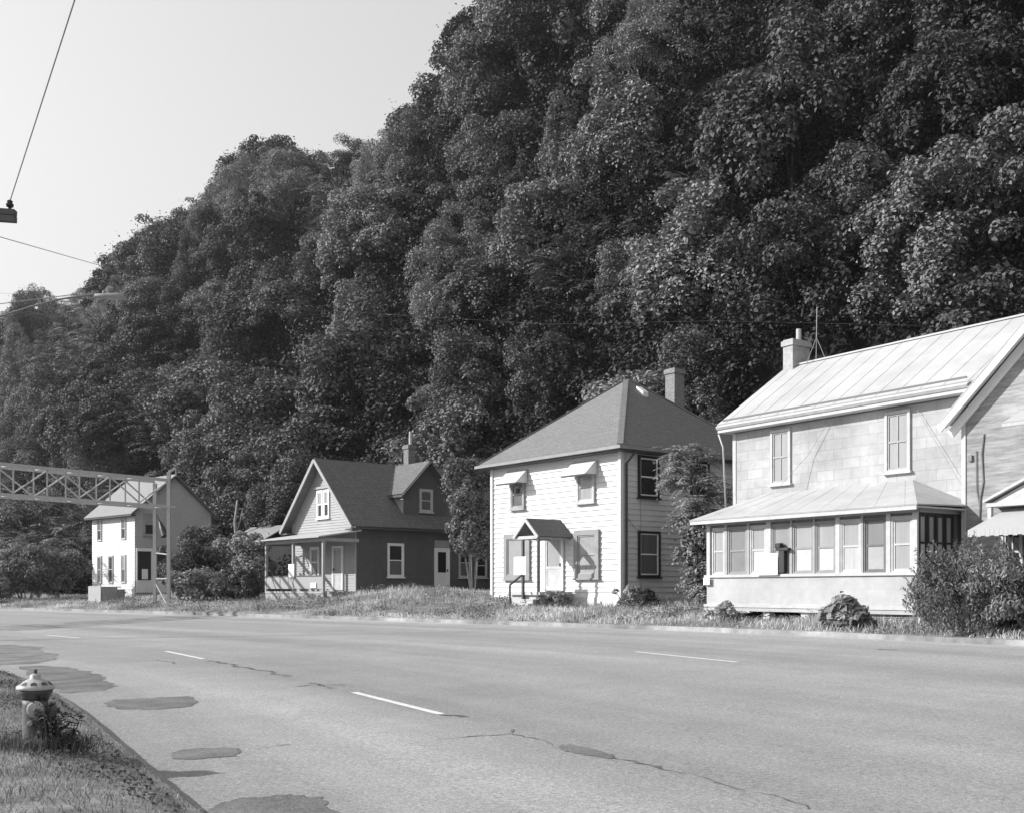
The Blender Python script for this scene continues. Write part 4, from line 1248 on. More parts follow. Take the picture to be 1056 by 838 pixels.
# ---------------------------------------------------------------- blank boards, plates and other small things by the houses
def board_at(root, name, lx0, lx1, y, z0, z1, label, cat, thick=.025, m=None):
    c, s = math.cos(root.rotation_euler.z), math.sin(root.rotation_euler.z)
    b = MB(); hw = (lx1 - lx0) / 2
    b.box(-hw, hw, -thick, 0, 0, z1 - z0)
    o = b.build(name, m or M_placard, None, bevel=.004)
    o.location = to_world(root, ((lx0 + lx1) / 2, y, z0)); o.rotation_euler = root.rotation_euler
    return tag(o, label, cat)
board_at(h4, 'notice_board', -5.22, -4.42, -.10, 2.0, 2.62, 'large blank white board fixed to the glazed porch of the metal-roofed house', 'board')
board_at(h4, 'name_plate', -7.40, -7.14, -.08, 1.73, 1.95, 'small white plate on the left corner of the glazed porch', 'plate')
board_at(h2, 'notice_board', -4.05, -3.3, -1.80, 2.15, 2.85, 'blank white board on the railing of the gabled door hood', 'board')
board_at(h1, 'notice_board', -2.86, -2.30, -2.03, 2.18, 2.82, 'blank white board hung on the middle porch post of the dark gabled house', 'board')
board_at(h1, 'name_plate', -.78, -.26, -2.0, 1.66, 1.9, 'small white card at the foot of the porch panel of the dark gabled house', 'card')
pr_ = at(148, 586, 69.3)
nb = MB(); nb.box(-.02, .02, -.2, .2, 0, .66); o = nb.build('notice_board', M_placard); o.location = to_world(h0, (.14, .62, 2.25)); o.rotation_euler = h0.rotation_euler
tag(o, 'small blank white board on the side porch of the far white house', 'board')
# mailbox beside the big board
mbx = MB(); mbx.box(-.1, .1, -.12, .0, 0, .62); mbx.box(-.2, .26, -.14, .0, .62, .70); mbx.box(-.22, -.02, -.16, .0, .70, .84)
o = mbx.build('porch_mailbox', M_black, None, bevel=.01); o.location = to_world(h4, (-4.3, .015, 2.06)); o.rotation_euler = h4.rotation_euler
o['label'] = 'dark metal mailbox on the porch beside the large white board'; o['category'] = 'mailbox'

# parked car mostly hidden by shrubs
def build_car():
    p = at(216, 618, 60)
    r = empty('parked_car', (p[0], p[1], gz(p[0], p[1]) + .12), R_(100)); tag(r, 'pale rounded car parked under the shrubs between the far house and the gabled house', 'car')
    body = mat('pale_car_paint', .30, .35, .5, 3, .03)
    L_, w_ = 2.15, .85
    prof = [(-L_, .35), (-L_, .8), (-1.6, .92), (-1.1, .95), (1.0, .95), (1.9, .86), (L_, .7), (L_, .35)]
    b = MB(); n = len(b.v)
    for s in (-1, 1):
        for x, z in prof: b.v.append((x, s * w_, z))
    k = len(prof)
    b.f.append(tuple(range(k))); b.m.append(0); b.f.append(tuple(range(2 * k - 1, k - 1, -1))); b.m.append(0)
    for i in range(k):
        j = (i + 1) % k; b.f.append((i, i + k, j + k, j)); b.m.append(0)
    b.build('body', body, r, bevel=.06)
    c = MB(); c.hexa([(-1.75, -.78, .955), (1.0, -.78, .955), (1.0, .78, .955), (-1.75, .78, .955), (-.75, -.62, 1.46), (.35, -.62, 1.46), (.35, .62, 1.46), (-.75, .62, 1.46)])
    c.build('cabin', body, r, bevel=.12)
    for sd_ in (-1, 1):
        g = MB(); g.hexa([(-1.1, sd_ * .745 - .01, 1.0), (.8, sd_ * .745 - .01, 1.0), (.8, sd_ * .745 + .01, 1.0), (-1.1, sd_ * .745 + .01, 1.0), (-.6, sd_ * .655 - .01, 1.36), (.3, sd_ * .655 - .01, 1.36), (.3, sd_ * .655 + .01, 1.36), (-.6, sd_ * .655 + .01, 1.36)]); g.build('side_window', M_glass, r)
    for x in (-1.35, 1.35):
        for s in (-1, 1):
            wv = MB(); wv.lathe([(.14, -.1), (.31, -.1), (.33, -.06), (.33, .06), (.31, .1), (.14, .1)], (x, s * .78, .33), axis='y', n=20); wh = wv.build('wheel', mat('tyre_rubber', .03, .8), r)
            hb = MB(); hb.lathe([(.01, -.11), (.15, -.11), (.15, .11), (.01, .11)], (x, s * .78, .33), axis='y', n=16); hb.build('rim', mat('antenna_metal', .5), wh)
    for s in (-1, 1):
        h = MB(); h.box(L_ - .02, L_ + .03, s * .6 - .12, s * .6 + .12, .58, .72); h.build('headlight', M_glass_pale, r)
    for x in (-L_, L_):
        h = MB(); h.box(x - .07, x + .07, -.83, .83, .36, .48); h.build('bumper', mat('antenna_metal', .5), r)
build_car()

# board bin and dark hedge fence before the far house
p = at(98, 607, 63)
bn = empty('board_bin', (p[0], p[1], .55), R_(42) - math.pi / 2 + .12); tag(bn, 'pale upright board enclosure on the verge in front of the far white house', 'enclosure')
b = MB()
for k in range(7): b.box(-.72 + k * .206, -.72 + k * .206 + .2, -.04, .0, 0, 1.22 + (.02 if k % 2 else 0))
b.build('front_boards', mat('weathered_pale_boards', .40, .8, .2, 5, .2, streak=(4, 4, .4)), bn)
b = MB(); b.box(-.7, .72, .003, .06, .1, .2); b.box(-.7, .72, .003, .06, .95, 1.05); b.box(-.72, -.66, .06, 1.0, 0, 1.2); b.box(.66, .72, .06, 1.0, 0, 1.2); b.build('frame', M_greypaint, bn)
p = at(122, 607, 65)
df = empty('picket_fence', (p[0], p[1], .6), R_(44) - math.pi / 2 + .1); tag(df, 'low dark slatted fence between the board enclosure and the far white house', 'fence')
b = MB()
for k in range(13): b.box(-.72 + k * .115, -.72 + k * .115 + .09, -.02, .0, 0, .98)
b.build('pickets', mat('dark_fence_wood', .04, .8, .2, 6, .3), df)
b = MB(); b.box(-.72, .78, .002, .05, .2, .28); b.box(-.72, .78, .002, .05, .75, .83); b.build('rails', mat('dark_fence_wood', .04), df)

# ---------------------------------------------------------------- fire hydrant
def build_hydrant():
    p = at(36.5, 771, 9.42)
    h = empty('fire_hydrant', (p[0], p[1], .225)); h.scale = (.92, .92, .92); tag(h, 'old fire hydrant with a pale bolted bonnet standing in the near grass', 'hydrant')
    mb_ = mat('faded_hydrant_paint', .115, .55, .4, 9, .2, .3, 30, big=(3, .2)); mp = mat('pale_hydrant_paint', .38, .5, .4, 12, .3, .3, 30); md = mat('dark_hydrant_paint', .06, .5, .4, 10, .25, .2, 30)
    b = MB(); b.lathe([(.16, -.12), (.16, .03), (.155, .045), (.118, .05), (.114, .1), (.110, .40), (.116, .455)], n=40); b.build('barrel', mb_, h, smooth=True)
    n = MB(); n.lathe([(.116, .456), (.125, .475), (.150, .52), (.158, .548)], n=40); n.build('neck', md, h, smooth=True)
    c = MB(); c.lathe([(.166, .550), (.170, .562), (.168, .578), (.150, .594), (.128, .612), (.098, .632), (.066, .646), (.05, .652), (.048, .682), (.036, .694), (.02, .698)], n=48); bo = c.build('bonnet', mp, h, smooth=True)
    nt_ = MB(); nt_.lathe([(.017, .697), (.016, .735), (.008, .742)], n=5); nt_.build('operating_nut', md, bo)
    for k in range(9):
        a = 2 * math.pi * (k + .2) / 9
        ca, sa = math.cos(a), math.sin(a)
        q = MB()
        # dark cut between the ribs of the bonnet, lying on the slope
        def cone(r_, a_, up=.004):
            zz = np.interp(-r_, [-.168, -.150, -.128, -.098, -.066], [.578, .594, .612, .632, .646])
            return (r_ * math.cos(a_), r_ * math.sin(a_), zz + up)
        w1 = .19
        top = [cone(.152, a - w1), cone(.152, a + w1), cone(.128, a + w1 * 1.1), cone(.112, a), cone(.128, a - w1 * 1.1)]
        q.slab(top, .006); q.build('bonnet_recess', md, bo)
    # nozzle towards the viewer, another towards the road, chain loop
    def nozzle(az, z, r1, cap):
        d = Vector((math.cos(az), math.sin(az), 0)); e = empty('tmp')
        bpy.data.objects.remove(e)
        m = MB(); m.lathe([(r1 * .8, .06), (r1 * .8, .125), (r1 * 1.05, .13), (r1 * 1.05, .145)], n=24)
        ob_ = m.build('nozzle', mb_, h, smooth=False)
        cc_ = MB(); cc_.lathe([(r1, .146), (r1, .172), (r1 * .86, .182), (r1 * .55, .186), (r1 * .52, .187), (r1 * .3, .188), (r1 * .28, .215), (r1 * .2, .218)], n=24)
        ca_ = cc_.build('nozzle_cap', cap, ob_, smooth=False)
        ob_.rotation_euler = d.to_track_quat('Z', 'X').to_euler(); ob_.location = (0, 0, z)
        return ob_
    nozzle(R_(-66), .375, .078, mp); nozzle(R_(114), .375, .07, mp); nozzle(R_(24), .34, .085, mb_)
    s = MB(); s.lathe([(.026, .10), (.026, .128), (.012, .132)], n=14); so_ = s.build('drain_plug', mp, h); so_.rotation_euler = Vector((math.cos(R_(-88)), math.sin(R_(-88)), 0)).to_track_quat('Z', 'X').to_euler(); so_.location = (0, 0, .245)
    for k in range(8):
        a = 2 * math.pi * k / 8
        q = MB(); q.lathe([(.012, .046), (.012, .066)], (.138 * math.cos(a), .138 * math.sin(a), 0), n=6); q.build('flange_bolt', md, h)
    return h
hyd = build_hydrant()

# ---------------------------------------------------------------- overhead lines, crossarm, street lamp
M_wire = mat('grey_cable', .26, .7)
M_wood = mat('weathered_crossarm_wood', .11, .85, .2, 8, .3, streak=(1, 6, 6))
def wire(pts, r, label, name='overhead_wire', sag=0.0, m=None):
    P = []
    for a, b in zip(pts, pts[1:]):
        a, b = Vector(a), Vector(b)
        for k in range(16):
            t = k / 16; q = a.lerp(b, t); q.z -= sag * 4 * t * (1 - t); P.append(tuple(q))
    P.append(tuple(pts[-1]))
    mb = MB(); mb.tube(P, r, 6)
    return tag(mb.build(name, m or M_wire, None, smooth=True), label, 'wire')
def build_lines():
    e = Vector(at(16, 220, 5.9)); d = Vector((-1.0, -0.05, 0.05)).normalized()
    pole = empty('utility_pole', tuple(e + d * 1.25 - Vector((0, 0, e.z))), 0); tag(pole, 'utility pole whose wooden crossarm end juts in at the left edge', 'pole')
    o0 = pole.location
    ca = MB(); a = e - o0; ca.bar(tuple(a), tuple(a + d * 2.5), .045, .03); ca.bar(tuple(a - Vector((0, 0, .034))), tuple(a + d * 2.5 - Vector((0, 0, .034))), .045, .03); ca.build('crossarm', M_wood, pole)
    pm = MB(); c = a + d * 1.25; pm.tube([(c.x, c.y + .16, -.5), (c.x, c.y + .16, e.z + 1.0)], [.12, .08], 14); pm.build('pole_shaft', M_wood, pole, smooth=True)
    ins = MB(); ii = a + d * .03 + Vector((0, 0, .03)); ins.lathe([(.008, 0), (.008, .015), (.018, .016), (.02, .03), (.012, .036), (.016, .045), (.008, .052)], tuple(ii - Vector((0, 0, .014))), n=14); ins.build('insulator', M_black, pole, smooth=True)
    top = e + d * .03 + Vector((0, 0, .062))
    p1 = Vector(at(77, 0, 4.2)); v = (p1 - top)
    wire([tuple(top), tuple(p1), tuple(top + v * 5.5)], .003, 'cable rising from the crossarm end towards the top of the picture')
    q = e + d * 1.0
    wire([tuple(at(-120, 214, 38)), tuple(at(0, 244.5, 40)), tuple(at(91, 270.5, 60)), tuple(at(196, 300, 140))], .016, 'thin cable slanting down from the left edge to the tree tops')
build_lines()
def build_lamp():
    D = 32.0
    base = Vector(at(-80, HORY, D)); root = empty('street_lamp', (base.x, base.y, .1)); tag(root, 'street lamp with a long curved arm reaching in from the left edge', 'street lamp')
    z0 = .1
    pts = [Vector(at(px, py, D)) - Vector((base.x, base.y, z0)) for px, py in ((-80, 352), (-40, 340), (0, 326.5), (30, 317), (60, 309), (84, 305.5), (100, 304.8))]
    sh = MB(); sh.tube([(0, 0, -.4), (0, 0, pts[0].z + .25)], [.09, .05], 14); sh.build('pole', M_greypaint, root, smooth=True)
    ar = MB(); ar.tube([tuple(q) for q in pts], .028, 10); ar.build('arm', mat('dull_lamp_metal', .16, .5, .5), root, smooth=True)
    a = Vector(at(97, 305.5, D)) - Vector((base.x, base.y, z0)); b = Vector(at(128, 305.7, D)) - Vector((base.x, base.y, z0)); t = (b - a)
    hd = MB(); n0 = [(0, .03), (.05, .07), (.35, .085), (.8, .1), (.97, .07), (1, .03)]
    hd.tube([tuple(a + t * u) for u, r in n0], [r for u, r in n0], 14); ho = hd.build('lamp_head', mat('pale_lamp_metal', .26, .4, .5), root, smooth=True)
    cl = MB(); c = a + t * .33 + Vector((0, 0, .085)); cl.lathe([(.045, 0), (.045, .07), (.02, .08)], tuple(c), n=12); cl.build('photocell', mat('pale_lamp_metal', .5), ho)
    gl = MB(); gl.tube([tuple(a + t * u - Vector((0, 0, .045))) for u in (.4, .55, .8, .93)], [.05, .075, .075, .04], 12); gl.build('lens', M_glass_pale, ho, smooth=True)
    s = pts
    wire([tuple(at(-60, 320, D - .3)), tuple(at(0, 313.5, D - .3)), tuple(at(72, 304.4, D - .3)), tuple(at(100, 303.3, D))], .012, 'thin stay wire running above the street lamp arm')
build_lamp()
wire([at(-80, 298, 60), at(120, 309, 58), at(392, 324, 58), at(566, 334.5, 54), at(740, 331, 50), at(1120, 340, 44)], .005, 'thin dim cable crossing in front of the wooded bluff', m=mat('dim_cable', .12, .6))
# service wires to the metal-roofed house
wa = to_world(h4, (-4.55, 2.1, 6.45)); wb = to_world(h4, (-6.3, 1.0, 4.32))
wire([tuple(wa), tuple(to_world(h4, (-5.2, 2.05, 5.6))), tuple(to_world(h4, (-5.9, 1.6, 4.7)))], .008, 'service cable running down the upper wall of the metal-roofed house', m=M_greypaint)
wire([tuple(to_world(h4, (-1.5, 2.12, 6.45))), tuple(to_world(h4, (-.05, 2.05, 4.2)))], .006, 'thin cable slanting down the upper wall beside the right window', m=M_greypaint)

# ---------------------------------------------------------------- the wooded bluff
CREST_S = [-100, 52, 66, 78, 90, 104, 118, 135, 150, 175, 200, 285, 360]
CREST_DZ = [3.5, 3.5, 2.2, -0.6, -3.2, -4.5, -3.0, -0.6, -0.6, -4.0, -5.5, -3.0, -3.0]
def hill_z(n, s):
    z = 1.6 + 1.74 * max(0, n - 40)
    crest = 73.4
    if n > crest - 6:
        zc = 1.6 + 1.74 * (crest - 6 - 40)
        t = n - (crest - 6)
        z = zc + 1.74 * t * math.exp(-t / 9) if t < 9 else zc + 1.74 * 9 * math.exp(-1) + 0.12 * (t - 9)
    z += float(np.interp(s, CREST_S, CREST_DZ)) * min(1, max(0, (n - 40) / 30))
    k = min(1, max(0, (n - 40) / 6))
    z += k * (1.5 * math.sin(s * .083 + 1.1) + .9 * math.sin(s * .21 + n * .15) + .6 * math.sin(n * .4 + s * .05))
    return z

def hill_pt(n, s, dz=0.0):
    x = HU.x * s + HV.x * n; y = HU.y * s + HV.y * n
    return (x, y, hill_z(n, s) + dz)

def build_hill():
    ns_ = np.concatenate([np.array([38.5, 39.5]), np.arange(40, 92, 1.3), np.array([96, 104, 120, 160, 260])])
    ss_ = np.arange(-60, 620, 4.0)
    V, F = [], []
    for s in ss_:
        for n in ns_:
            z = hill_z(n, s)
            if n < 40: z = 1.6 - (40 - n) * 1.2
            x = HU.x * s + HV.x * n; y = HU.y * s + HV.y * n
            V.append((x, y, z))
    k = len(ns_)
    for i in range(len(ss_) - 1):
        for j in range(k - 1):
            a = i * k + j; F.append((a, a + k, a + k + 1, a + 1))
    me = bpy.data.meshes.new('hill'); me.from_pydata(V, [], F)
    me.materials.append(mat('dark_slope_shade', .02, .95, .05, .8, .5, .5, 3))  # slope coloured near black so gaps between crowns read as deep shade
    me.polygons.foreach_set('use_smooth', [True] * len(F))
    o = bpy.data.objects.new('hill', me); COL.objects.link(o); tag(o, kind='structure')
build_hill()

def project(x, y, z):
    return 528 + x / y * FPX, HORY - (z - CAMH) / y * FPX

HOUSE_BOX = [(h4, (-8.6, 8, -.4, 8.6)), (h2, (-8.3, .6, -3, 9)), (h1, (-6.8, 1.5, -3, 12)), (h0, (-7, .6, -1, 6.2)), (ob, (-4.8, .5, -.5, 5.5))]
def inside(root, x, y, b, m=1.6):
    c, s = math.cos(root.rotation_euler.z), math.sin(root.rotation_euler.z)
    dx, dy = x - root.location.x, y - root.location.y
    lx, ly = c * dx + s * dy, -s * dx + c * dy
    return b[0] - m < lx < b[1] + m and b[2] - m < ly < b[3] + m

# undergrowth and vines over the slope, too dense to count
def build_undergrowth():
    r = np.random.default_rng(5)
    pal = []
    for k in range(8):
        C, NN, _ = crown_pts(np.random.default_rng(50 + k), (1.9, 1.9, 1.4), .5, 12, 24, (.3, .5), -.5, .95)
        pal.append((C, NN))
    Vs, Fs, off = [], [], 0
    n_ = 27.0
    while n_ < 84:
        s_ = -14.0
        while s_ < 420:
            step = 2.3 + .015 * max(0, s_)
            n = n_ + r.uniform(-1, 1); s = s_ + r.uniform(-1, 1)
            s_ += step
            if n < 40:
                if n < 34 and s < 84: continue
                x = HU.x * s + HV.x * n; y = HU.y * s + HV.y * n
                if any(inside(rt, x, y, b) for rt, b in HOUSE_BOX): continue
                z = gz(x, y) - .2
            else:
                x, y, z = hill_pt(n, s)
                x -= HV.x * .7; y -= HV.y * .7; z += .5
            px, py = project(x, y, z)
            if px < -60 or px > 1150 or py < -120: continue
            C, NN = pal[r.integers(8)]
            a = r.uniform(0, 6.28); sc = r.uniform(.7, 1.3) * (1 + .003 * s)
            R = np.array([[math.cos(a), -math.sin(a), 0], [math.sin(a), math.cos(a), 0], [0, 0, 1]])
            Cc = C @ R.T * sc + np.array([x, y, z]); Nc = NN @ R.T
            lg = .24 * sc * r.uniform(.7, 1.3, len(Cc))
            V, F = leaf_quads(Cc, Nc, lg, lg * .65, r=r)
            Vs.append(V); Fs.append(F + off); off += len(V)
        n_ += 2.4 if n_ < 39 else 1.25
    o = np_mesh('undergrowth', np.concatenate(Vs), np.concatenate(Fs), leaf_mat('undergrowth_leaves', .034, .6, trans=.05))  # leaf colour darkened to put deep shade between the crowns
    tag(o, kind='stuff')
    return off
UG = build_undergrowth()

# tree kinds: (label words, prototype list)
def proto(name, *a, **k):
    t = make_tree(name, *a, **k); return t
M_hbark = mat('dark_bark', 0.07, 0.9, 0.1, 6, 0.5, 0.6, streak=(3, 3, 0.5))
def hilltree(name, seed, rad, height, leaf, m, nl=72, per=540, lobe=(.13, .31), low=-.8, flat=.75, aspect=.62):
    return make_tree(name, seed, rad, height, nl, per, leaf, m, lobe=lobe, low=low, flat=flat, aspect=aspect, bark=M_hbark, trunk_r=.13)
KINDS = {
    'dense': dict(words='dense rounded broadleaf tree', protos=[hilltree('broadleaf_tree', 101, (3.1, 3.0, 3.1), 6.6, .18, M_leafs[0]), hilltree('broadleaf_tree', 102, (3.4, 2.8, 2.7), 6.0, .17, M_leafs[0]), hilltree('broadleaf_tree', 103, (2.7, 3.0, 3.6), 7.4, .19, M_leafs[1])]),
    'dark': dict(words='dark leafy tree', protos=[hilltree('maple_tree', 111, (2.8, 2.9, 3.4), 7.0, .20, M_leafs[1], lobe=(.13, .3)), hilltree('maple_tree', 112, (3.3, 3.0, 2.9), 6.4, .185, M_leafs[1], lobe=(.13, .3))]),
    'pale': dict(words='pale feathery tree', protos=[hilltree('ash_tree', 121, (2.6, 2.6, 3.3), 7.2, .14, M_leafs[2], 110, 560, (.1, .22), flat=.9, aspect=.42), hilltree('ash_tree', 122, (3.0, 2.5, 2.6), 6.2, .14, M_leafs[2], 105, 560, (.1, .22), aspect=.42)]),
    'vine': dict(words='vine-draped tree', protos=[hilltree('vine_covered_tree', 131, (2.2, 2.5, 4.0), 7.8, .175, M_leafs[3], 95, 560, (.11, .24), -1, 1.2), hilltree('vine_covered_tree', 132, (2.7, 2.2, 3.4), 7.0, .17, M_leafs[3], 95, 560, (.11, .24), -1, 1.15)]),
    'frond': dict(words='drooping long-leaved tree', protos=[frond_tree('sumac_tree', 141, 6.2, 3.1, 30, 9, .32, M_leafs[0], (.5, .3), zmin=.12, bark=M_hbark), frond_tree('sumac_tree', 142, 5.4, 2.9, 28, 9, .30, M_leafs[2], (-.4, .3), zmin=.12, bark=M_hbark)]),
}

def label_tree(o, kind, x, y, z, extra=None):
    px, py = project(x, y, z + 4)
    if extra: where = extra
    else:
        if px < 90: a = 'over the truss gantry'
        elif px < 225: a = 'over the far white house'
        elif px < 330: a = 'over the low outbuilding'
        elif px < 480: a = 'over the dark gabled house'
        elif px < 620: a = 'over the hipped roof, left half'
        elif px < 760: a = 'over the hipped roof, right half'
        elif px < 900: a = 'over the metal roof, left end'
        else: a = 'over the metal roof, right end'
        n = hn(x, y)
        if px < 460 and n > 67: h = 'on the skyline'
        elif py > 400: h = 'at the foot of the bluff'
        elif py > 210: h = 'halfway up the bluff'
        else: h = 'high on the bluff'
        where = h + ' ' + a
    lab = KINDS[kind]['words'] + ' ' + where
    tag(o, lab, 'tree', None if extra else lab.replace(' tree ', ' trees ', 1))

used_protos = set()
NTREE = 0
def put_tree(kind, x, y, z, sc, r, extra=None, sq=1.0):
    global NTREE
    P = KINDS[kind]['protos']; p = P[int(r.integers(len(P)))]
    if p.name not in used_protos:
        used_protos.add(p.name); o = p
    else:
        o = copy_tree(p)
    o.location = (x, y, z); o.rotation_euler = (r.normal() * .05, r.normal() * .05, r.uniform(0, 6.28)); o.scale = (sc, sc, sc * sq)
    label_tree(o, kind, x, y, z, extra)
    NTREE += 1
    return o

def plant_bluff():
    r = np.random.default_rng(21)
    spots = []
    row = 0; n = 41.5
    while n < 80:
        s = -18 + r.uniform(0, 5)
        while s < 430:
            st = 5.3 + .04 * max(0, s - 15)
            nn = n + r.uniform(-1.5, 1.5); s2 = s + r.uniform(-.5, .5) * st
            x, y, z = hill_pt(nn, s2)
            s += st
            if y < 5: continue
            px, py = project(x, y, z); pt = project(x, y, z + 8)[1]
            if px < -70 or px > 1125 or py < -12: continue
            spots.append((nn, s2, x, y, z, st))
        n += 3.5; row += 1
    kinds = ['dense', 'dense', 'dark', 'dark', 'vine', 'vine', 'pale', 'frond']
    for nn, s2, x, y, z, st in spots:
        px, py = project(x, y, z + 4)
        # hollows where only low growth stands
        if nn < 66 and math.sin(s2 * .31 + nn * .27) * math.sin(nn * .41 - s2 * .13 + 1) > .62: continue
        # neighbouring trees of one kind stand together in patches
        g = math.sin(s2 * .11 + 2.0) + math.sin(nn * .23 + s2 * .04) + r.normal() * 1.1
        k = 'dark' if g < -1.1 else 'dense' if g < -.1 else 'vine' if g < .3 else 'dense' if g < 1.0 else 'pale' if g < 1.8 or nn > 64 else 'frond'
        sc = r.choice([.62, .8, .95, 1.1, 1.25, 1.42]) * r.uniform(.92, 1.08) * min(1.5, (st / 5.3) ** .7)
        put_tree(k, x, y, z - .4, sc, r, sq=r.uniform(.85, 1.12))
    return len(spots)
NB = plant_bluff()

# ---------------------------------------------------------------- trees and shrubs on the flat
rv = np.random.default_rng(33)
def ground_at(px, py, D):
    p = at(px, HORY, D); return p[0], p[1], gz(p[0], p[1])
# left of the far white house
for px, D, kind, sc, ex in [(-40, 84, 'frond', 1.4, 'at the left edge beneath the gantry truss, first on the verge'), (-5, 90, 'dense', 1.3, 'at the left edge beneath the gantry truss'), (28, 84, 'frond', 1.4, 'beneath the gantry truss left of the far white house'), (52, 92, 'vine', 1.25, 'beneath the gantry truss close to the far white house'), (78, 86, 'frond', 1.3, 'behind the left corner of the far white house'), (-20, 72, 'frond', .7, 'low beneath the gantry truss by the left edge'), (22, 72, 'frond', .75, 'low beneath the gantry truss in front of the taller trees'), (50, 76, 'frond', .7, 'low on the verge left of the far white house')]:
    x, y, z = ground_at(px, 0, D); put_tree(kind, x, y, z, sc, rv, ex)
# tall trees behind the shrubs between the houses
for px, D, kind, sc, ex in [(196, 88, 'dense', 1.25, 'behind the gable of the far white house'), (243, 84, 'dark', 1.35, 'with a pale trunk behind the low outbuilding'), (285, 80, 'vine', 1.15, 'just left of the gabled house roof'), (318, 78, 'dense', 1.15, 'behind the front gable of the dark house'), (405, 78, 'vine', 1.1, 'behind the chimney of the dark gabled house'), (455, 74, 'vine', 1.1, 'behind the dormer of the dark gabled house'), (520, 66, 'dense', 1.0, 'behind the left eave of the hipped roof')]:
    x, y, z = ground_at(px, 0, D); put_tree(kind, x, y, z, sc, rv, ex)
x, y, _ = ground_at(243, 0, 78)
mb = MB(); mb.tube([(0, 0, -.5), (.12, 0, 3), (-.08, .1, 5), (.1, .1, 6.6)], [.14, .12, .1, .05], 9); mb.tube([(.02, 0.05, 4.2), (.3, .2, 5.2), (.42, .3, 6)], [.05, .04, .02], 7)
o = mb.build('bare_trunk', M_bark_pale, None, smooth=True); o.location = (x, y, gz(x, y)); tag(o, 'pale bare tree trunk standing behind the low outbuilding', 'tree trunk')

def shrub(name, seed, px, D, rad, nl, per, leaf, m, label, low=-.6, lobe=(.2, .36), aspect=.5, lift=.0, cat='shrub', upright=0.0, rot=0.0, stems=6):
    r = np.random.default_rng(seed)
    x, y, z = ground_at(px, 0, D)
    root = empty(name, (x, y, z), rot); tag(root, label, cat)
    zc = rad[2] * .8 + lift
    C, NN, lobes = crown_pts(r, rad, zc, nl, per, lobe, low, .9)
    keep = C[:, 2] > .02
    C, NN = C[keep], NN[keep]
    lg = leaf * r.uniform(.7, 1.3, len(C))
    T = None
    if upright:
        T = np.array([0, 0, 1.0]) + r.normal(size=C.shape) * (1 - upright) + unit(C * np.array([1, 1, 0]) + 1e-6) * .35
        NN = unit(NN * np.array([1, 1, .3]) + r.normal(size=C.shape) * .5)
    st = MB()
    if upright:      # long twigs standing out of the crown
        for k in range(150):
            c, lr = lobes[int(r.integers(len(lobes)))]
            d = unit((c * np.array([.9, .9, .25]) + np.array([0, 0, 1.1]) + r.normal(size=3) * .35).reshape(1, 3))[0]
            a0 = c + d * lr * .2; ln = r.uniform(.35, .7)
            b0 = a0 + d * ln
            st.tube([tuple(a0), tuple(b0)], [.006, .003], 4)
            q = int(ln / .028); t = np.linspace(.1, 1, q).reshape(-1, 1)
            pc = a0 + d * ln * t; tv = unit(d * .7 + r.normal(size=(q, 3)) * .55)
            C = np.concatenate([C, pc + tv * .04]); NN = np.concatenate([NN, unit(r.normal(size=(q, 3)) + np.array([0, 0, .4]))]); T = np.concatenate([T, tv]); lg = np.concatenate([lg, r.uniform(.07, .12, q)])
    V, F = leaf_quads(C, NN, lg, lg * aspect, T=T, r=r)
    for c, lr in [lobes[i] for i in r.permutation(len(lobes))[:stems]]:
        st.tube([(c[0] * .15, c[1] * .15, -.1), tuple(np.array(c) * np.array([.6, .6, .55])), tuple(c)], [.03, .022, .01], 5)
    st.build('stem', M_bark, root)
    np_mesh('foliage', V, F, m, root)
    return root
M_bush = leaf_mat('bush_leaves', .23, .4, .2)
M_bushd = leaf_mat('dark_bush_leaves', .12, .4, .2)
M_weed = leaf_mat('weed_leaves', .32, .4, .3)
shrub('large_shrub', 201, 1000, 24.4, (1.45, 1.1, .92), 90, 420, .10, M_bush, 'large bushy shrub with upright twigs at the right end of the glazed porch', lobe=(.14, .3), aspect=.32, upright=.55)
shrub('large_shrub', 202, 1070, 23.2, (1.3, 1.1, .92), 80, 420, .10, M_bush, 'large bushy shrub cut by the right edge below the awning', lobe=(.16, .3), aspect=.32, upright=.55)
shrub('low_shrub', 203, 866, 26.9, (.55, .34, .34), 9, 30, .2, M_weed, 'low broad-leaved plant in front of the porch lattice', lobe=(.4, .7), aspect=.75, cat='plant')
shrub('low_shrub', 204, 884, 26.2, (.40, .26, .22), 7, 24, .18, M_weed, 'small broad-leaved plant right of the taller one before the lattice', lobe=(.4, .7), aspect=.75, cat='plant')
shrub('round_tree', 205, 488, 50.5, (1.15, 1.15, 2.35), 90, 360, .16, M_bush, 'tall round-crowned shrub between the dark gabled house and the white hipped-roof house', lift=2.0, low=-.9, cat='tree', lobe=(.17, .3))
shrub('flowering_plant', 206, 571, 41.2, (.75, .5, .36), 20, 110, .10, M_bush, 'leafy flowering plant beside the steps of the white house', cat='plant')
shrub('flowering_plant', 207, 648, 38.8, (.5, .4, .45), 16, 90, .11, M_weed, 'pale flowering weed at the corner of the white house', cat='plant')
shrub('low_shrub', 208, 745, 30.9, (.55, .4, .30), 14, 70, .11, M_weed, 'low weeds under the left end of the glazed porch', cat='plant')
shrub('low_shrub', 209, 664, 40.4, (.6, .35, .35), 14, 90, .12, M_bushd, 'dark low shrub along the side wall of the white house', cat='plant')
